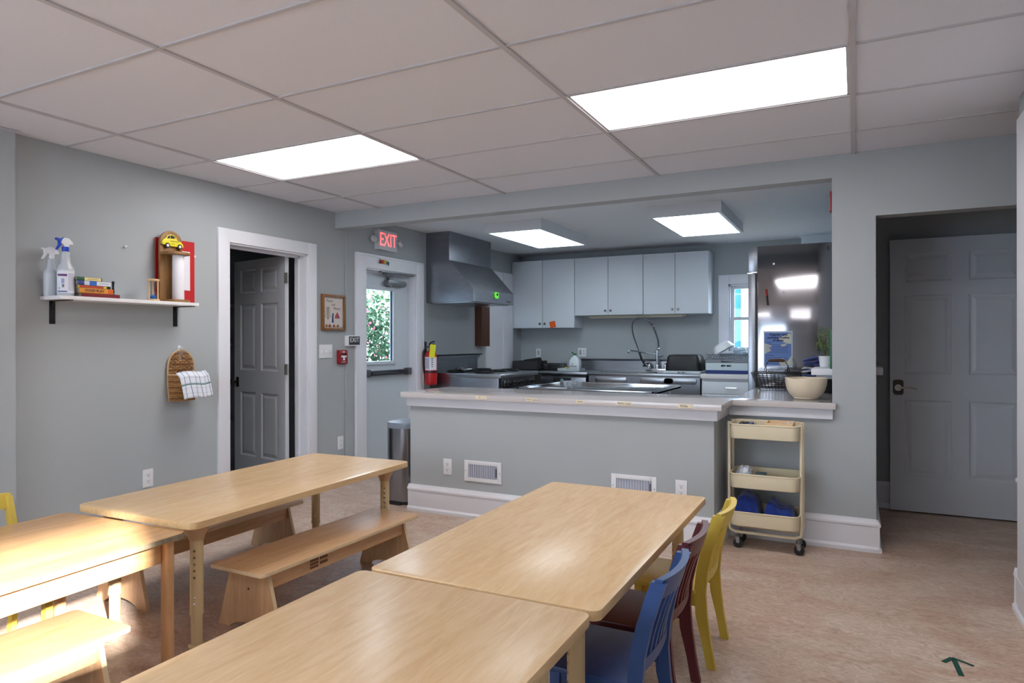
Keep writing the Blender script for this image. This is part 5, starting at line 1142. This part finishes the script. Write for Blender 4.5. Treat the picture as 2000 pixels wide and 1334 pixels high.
# cart contents
TRAYW = wood('pale_beech', (206, 172, 130), (226, 196, 156), .5, 'x', 3)
t = thing('wooden_box', 'open pale wooden box with small items in the top cart tray', 'box', (-.41, 4.45, .698)); zb = .698
b = MB()
for d in ((-.49, -.335, 4.36, 4.366), (-.49, -.335, 4.534, 4.54), (-.49, -.484, 4.366, 4.534), (-.341, -.335, 4.366, 4.534)): b.box(*d, zb, zb+.092, .001)
b.box(-.484, -.341, 4.366, 4.534, zb, zb+.006); b.box(-.484, -.341, 4.366, 4.534, zb+.05, zb+.056); b.build('box_body', TRAYW, t)
bx('wooden_stick', mat('stick_brown', (120, 84, 56), .6), (-.44, -.385, 4.43, 4.44, zb+.0565, zb+.075), label='small brown stick lying in the pale wooden box', cat='stick')
b = MB(); b.cyl((-.365, 4.44, zb+.0565), (-.365, 4.44, zb+.092), .012, n=12); b.build('small_bottle', WHITEP, label='small white bottle standing in the pale wooden box', cat='bottle')
t = thing('card_box', 'small open box of dark cards in the top cart tray', 'box', (-.61, 4.44, .698))
b = MB()
for d in ((-.665, -.56, 4.37, 4.375), (-.665, -.56, 4.505, 4.51), (-.665, -.66, 4.375, 4.505), (-.565, -.56, 4.375, 4.505)): b.box(*d, zb, zb+.072)
b.box(-.66, -.565, 4.375, 4.505, zb, zb+.005); b.build('box_body', mat('grey_white_card', (196, 190, 190), .6), t)
for k, (x_, c_) in enumerate(((-.64, (30, 30, 46)), (-.612, (26, 26, 36)), (-.585, (70, 88, 136)))):
    bx('card_pack', mat('card_%d' % k, c_, .5), (x_-.011, x_+.011, 4.385, 4.495, zb+.0055, zb+.079), label=['dark card pack nearest the cart end in the small box', 'middle dark card pack in the small box', 'blue card pack in the small box'][k], cat='card pack', group='card packs in the box')
def lump(name, label, cat, c, sc, m, seed, amp, n=16, flat=None):
    b = MB(); rnd = random.Random(seed); b.sphere(c, 1, sc, n)
    for v in b.bm.verts:
        v.co += Vector((rnd.uniform(-amp, amp), rnd.uniform(-amp, amp), rnd.uniform(-amp, amp)))
        if flat is not None: v.co.z = max(v.co.z, flat)
    return b.build(name, m, label=label, cat=cat, ang=12 if name == 'plastic_bag' else 60)
lump('plastic_bag', 'crumpled clear plastic bag in the middle cart tray', 'bag', (-.625, 4.45, .448), (.05, .06, .058), mat('crumpled_film', (196, 200, 212), .25, vary=.2, vscale=30), 8, .010, 14, .394)
bx('teal_box', mat('teal_card', (70, 96, 104), .6), (-.555, -.495, 4.40, 4.47, .394, .468), label='small dark teal box beside the plastic bag', cat='box', bev=.003)
def cloth_pile(name, label, c, w, d, h, seed, peak):
    b = MB(); N = 14; g = []; rnd = random.Random(seed)
    for i in range(N+1):
        row = []
        for j in range(N+1):
            u, v = i/N, j/N; e = min(1, min(u, 1-u, v, 1-v)*6)
            row.append(b.bm.verts.new((c[0]+(u-.5)*w, c[1]+(v-.5)*d, c[2]+.004+e**.5*(h*(peak(u))+.008*math.sin(u*11+seed)+.006*math.sin(v*9+u*5)+rnd.uniform(-.003, .003)))))
        g.append(row)
    for i in range(N):
        for j in range(N): b.bm.faces.new((g[i][j], g[i+1][j], g[i+1][j+1], g[i][j+1]))
    bot = [g[i][0] for i in range(N+1)]+[g[N][j] for j in range(1, N+1)]+[g[i][N] for i in range(N-1, -1, -1)]+[g[0][j] for j in range(N-1, 0, -1)]
    low = [b.bm.verts.new((v.co.x, v.co.y, c[2]+.001)) for v in bot]; n = len(bot)
    for i in range(n): b.bm.faces.new((bot[i], bot[(i+1) % n], low[(i+1) % n], low[i]))
    b.bm.faces.new(low); return b.build(name, NAVY, label=label, cat='towel', ang=80)
cloth_pile('blue_cloth', 'heap of dark blue cloths in the bottom cart tray', (-.605, 4.46, .161), .16, .22, .165, 3, lambda u: .85+.15*math.sin(u*3))
cloth_pile('blue_cloth', 'folded dark blue towel sloping down in the bottom cart tray', (-.413, 4.455, .161), .19, .22, .15, 5, lambda u: 1.0-.42*u)
# ------------------------------------------------------------------ floor arrow, hallway bin
t = thing('floor_arrow', 'green tape arrow stuck on the linoleum', 'floor marking', (.355, 3.16, .0)); GT = mat('green_tape', (22, 74, 62), .5, vary=.25, vscale=40)
def strip(p, q, w):
    d = (Vector(q)-Vector(p)).normalized(); n = Vector((-d.y, d.x, 0))*w/2; b = MB(); b.skin([b.ring([Vector(p)+n, Vector(p)-n, Vector(p)-n+Vector((0, 0, .0008)), Vector(p)+n+Vector((0, 0, .0008))]), b.ring([Vector(q)+n, Vector(q)-n, Vector(q)-n+Vector((0, 0, .0008)), Vector(q)+n+Vector((0, 0, .0008))])]); return b.build('tape_strip', GT, t)
strip((.353, 3.245, .0005), (.362, 3.085, .0005), .02); strip((.349, 3.243, .0015), (.313, 3.185, .0015), .018); strip((.349, 3.243, .0025), (.417, 3.198, .0025), .012)
t = thing('hallway_bin', 'white waste bin just inside the hallway wall end', 'bin', (.905, 4.30, 0)); MB().lathe([(.115, 0), (.12, .01), (.15, .56), (.144, .56), (.114, .02)], (.905, 4.30, 0.0), 28).build('body', WHITEP, t); MB().tube([(.905+.155*math.cos(a*.2618), 4.30+.155*math.sin(a*.2618), .562) for a in range(24)], .010, 6, closed=True).build('rim', WHITEP, t)
# ------------------------------------------------------------------ outdoors
bx('ground_outside', mat('outdoor_gravel', (150, 146, 136), .9, vary=.3), (-14, XL-.131, 5.06, 22, -.3, -.02), kind=S, label='pale ground outside the exit door', cat='ground')
bx('ground_beyond', mat('outdoor_gravel', (150, 146, 136)), (XL-.13, 8, 8.65, 22, -.3, -.02), kind=S, label='pale ground outside the kitchen window', cat='ground')
def shrub(label, c, r, h, seed):
    t = thing('flowering_shrub', label, 'shrub', (c[0], c[1], -.02)); rnd = random.Random(seed)
    b = MB()
    for k in range(7): a = k*.9; b.tube([(c[0]+.05*math.cos(a), c[1]+.05*math.sin(a), -.02), (c[0]+r*.4*math.cos(a), c[1]+r*.4*math.sin(a), h*.5), (c[0]+r*.7*math.cos(a), c[1]+r*.7*math.sin(a), h*.85)], [.014, .01, .005], 6)
    b.build('stems', mat('bark', (110, 90, 70), .8), t)
    for nm, num, sz, m in (('foliage', 7000, .07, mat('shrub_leaf', (84, 128, 88), .5, vary=.5, vscale=9)), ('blossoms', 1100, .05, mat('pink_blossom', (216, 110, 140), .6, vary=.2))):
        b = MB()
        for k in range(num):
            d = Vector((rnd.gauss(0, 1), rnd.gauss(0, 1), rnd.gauss(0, 1))).normalized(); q = rnd.uniform(.35, 1.05) if nm == 'foliage' else rnd.uniform(.95, 1.08)
            p = Vector((c[0]+d.x*r*q, c[1]+d.y*r*q, h*.52+d.z*h*.5*q)); e = Vector((rnd.gauss(0, 1), rnd.gauss(0, 1), rnd.gauss(0, .6))).normalized()*sz; s_ = e.cross(Vector((rnd.random(), rnd.random(), rnd.random()))).normalized()*sz*.4
            if p.z < .02: continue
            b.poly([p-e*.5, p+s_, p+e*.5, p-s_])
        b.build(nm, m, t, kind='stuff', recalc=False)
shrub('large pink flowering shrub seen through the exit door window', (-6.4, 7.6), .95, 2.2, 21)
shrub('tall flowering shrub behind the pink one outside the exit door', (-8.9, 9.6), 1.3, 3.3, 22)
shrub('flowering shrub nearer the building outside the exit door', (-6.2, 10.0), .95, 2.2, 23)
hs = thing('neighbour_house', 'white and blue house seen through the kitchen window', 'house', (-1.5, 12.3, 0))
bx('siding', mat('blue_siding', (40, 112, 150), .7, vary=.05), (-6.5, -1.70, 12.0, 12.6, -.02, 5), hs); HWH = mat('house_white', (220, 224, 228), .7)
bx('siding', HWH, (-1.72, 3.5, 11.9, 12.6, -.02, 5), hs)
for x_ in (-1.52, -.5, .6):
    for z_ in (.5, 1.55):
        b = MB(); b.box(x_-.03, x_+.63, 11.87, 11.9, z_-.03, z_+.83); w_ = b.build('window', HWH, hs); bx('pane', mat('far_pane', (90, 150, 190), .1), (x_, x_+.6, 11.862, 11.871, z_, z_+.8), w_); b = MB(); b.box(x_, x_+.6, 11.855, 11.863, z_+.38, z_+.42); b.build('mullion', HWH, w_)
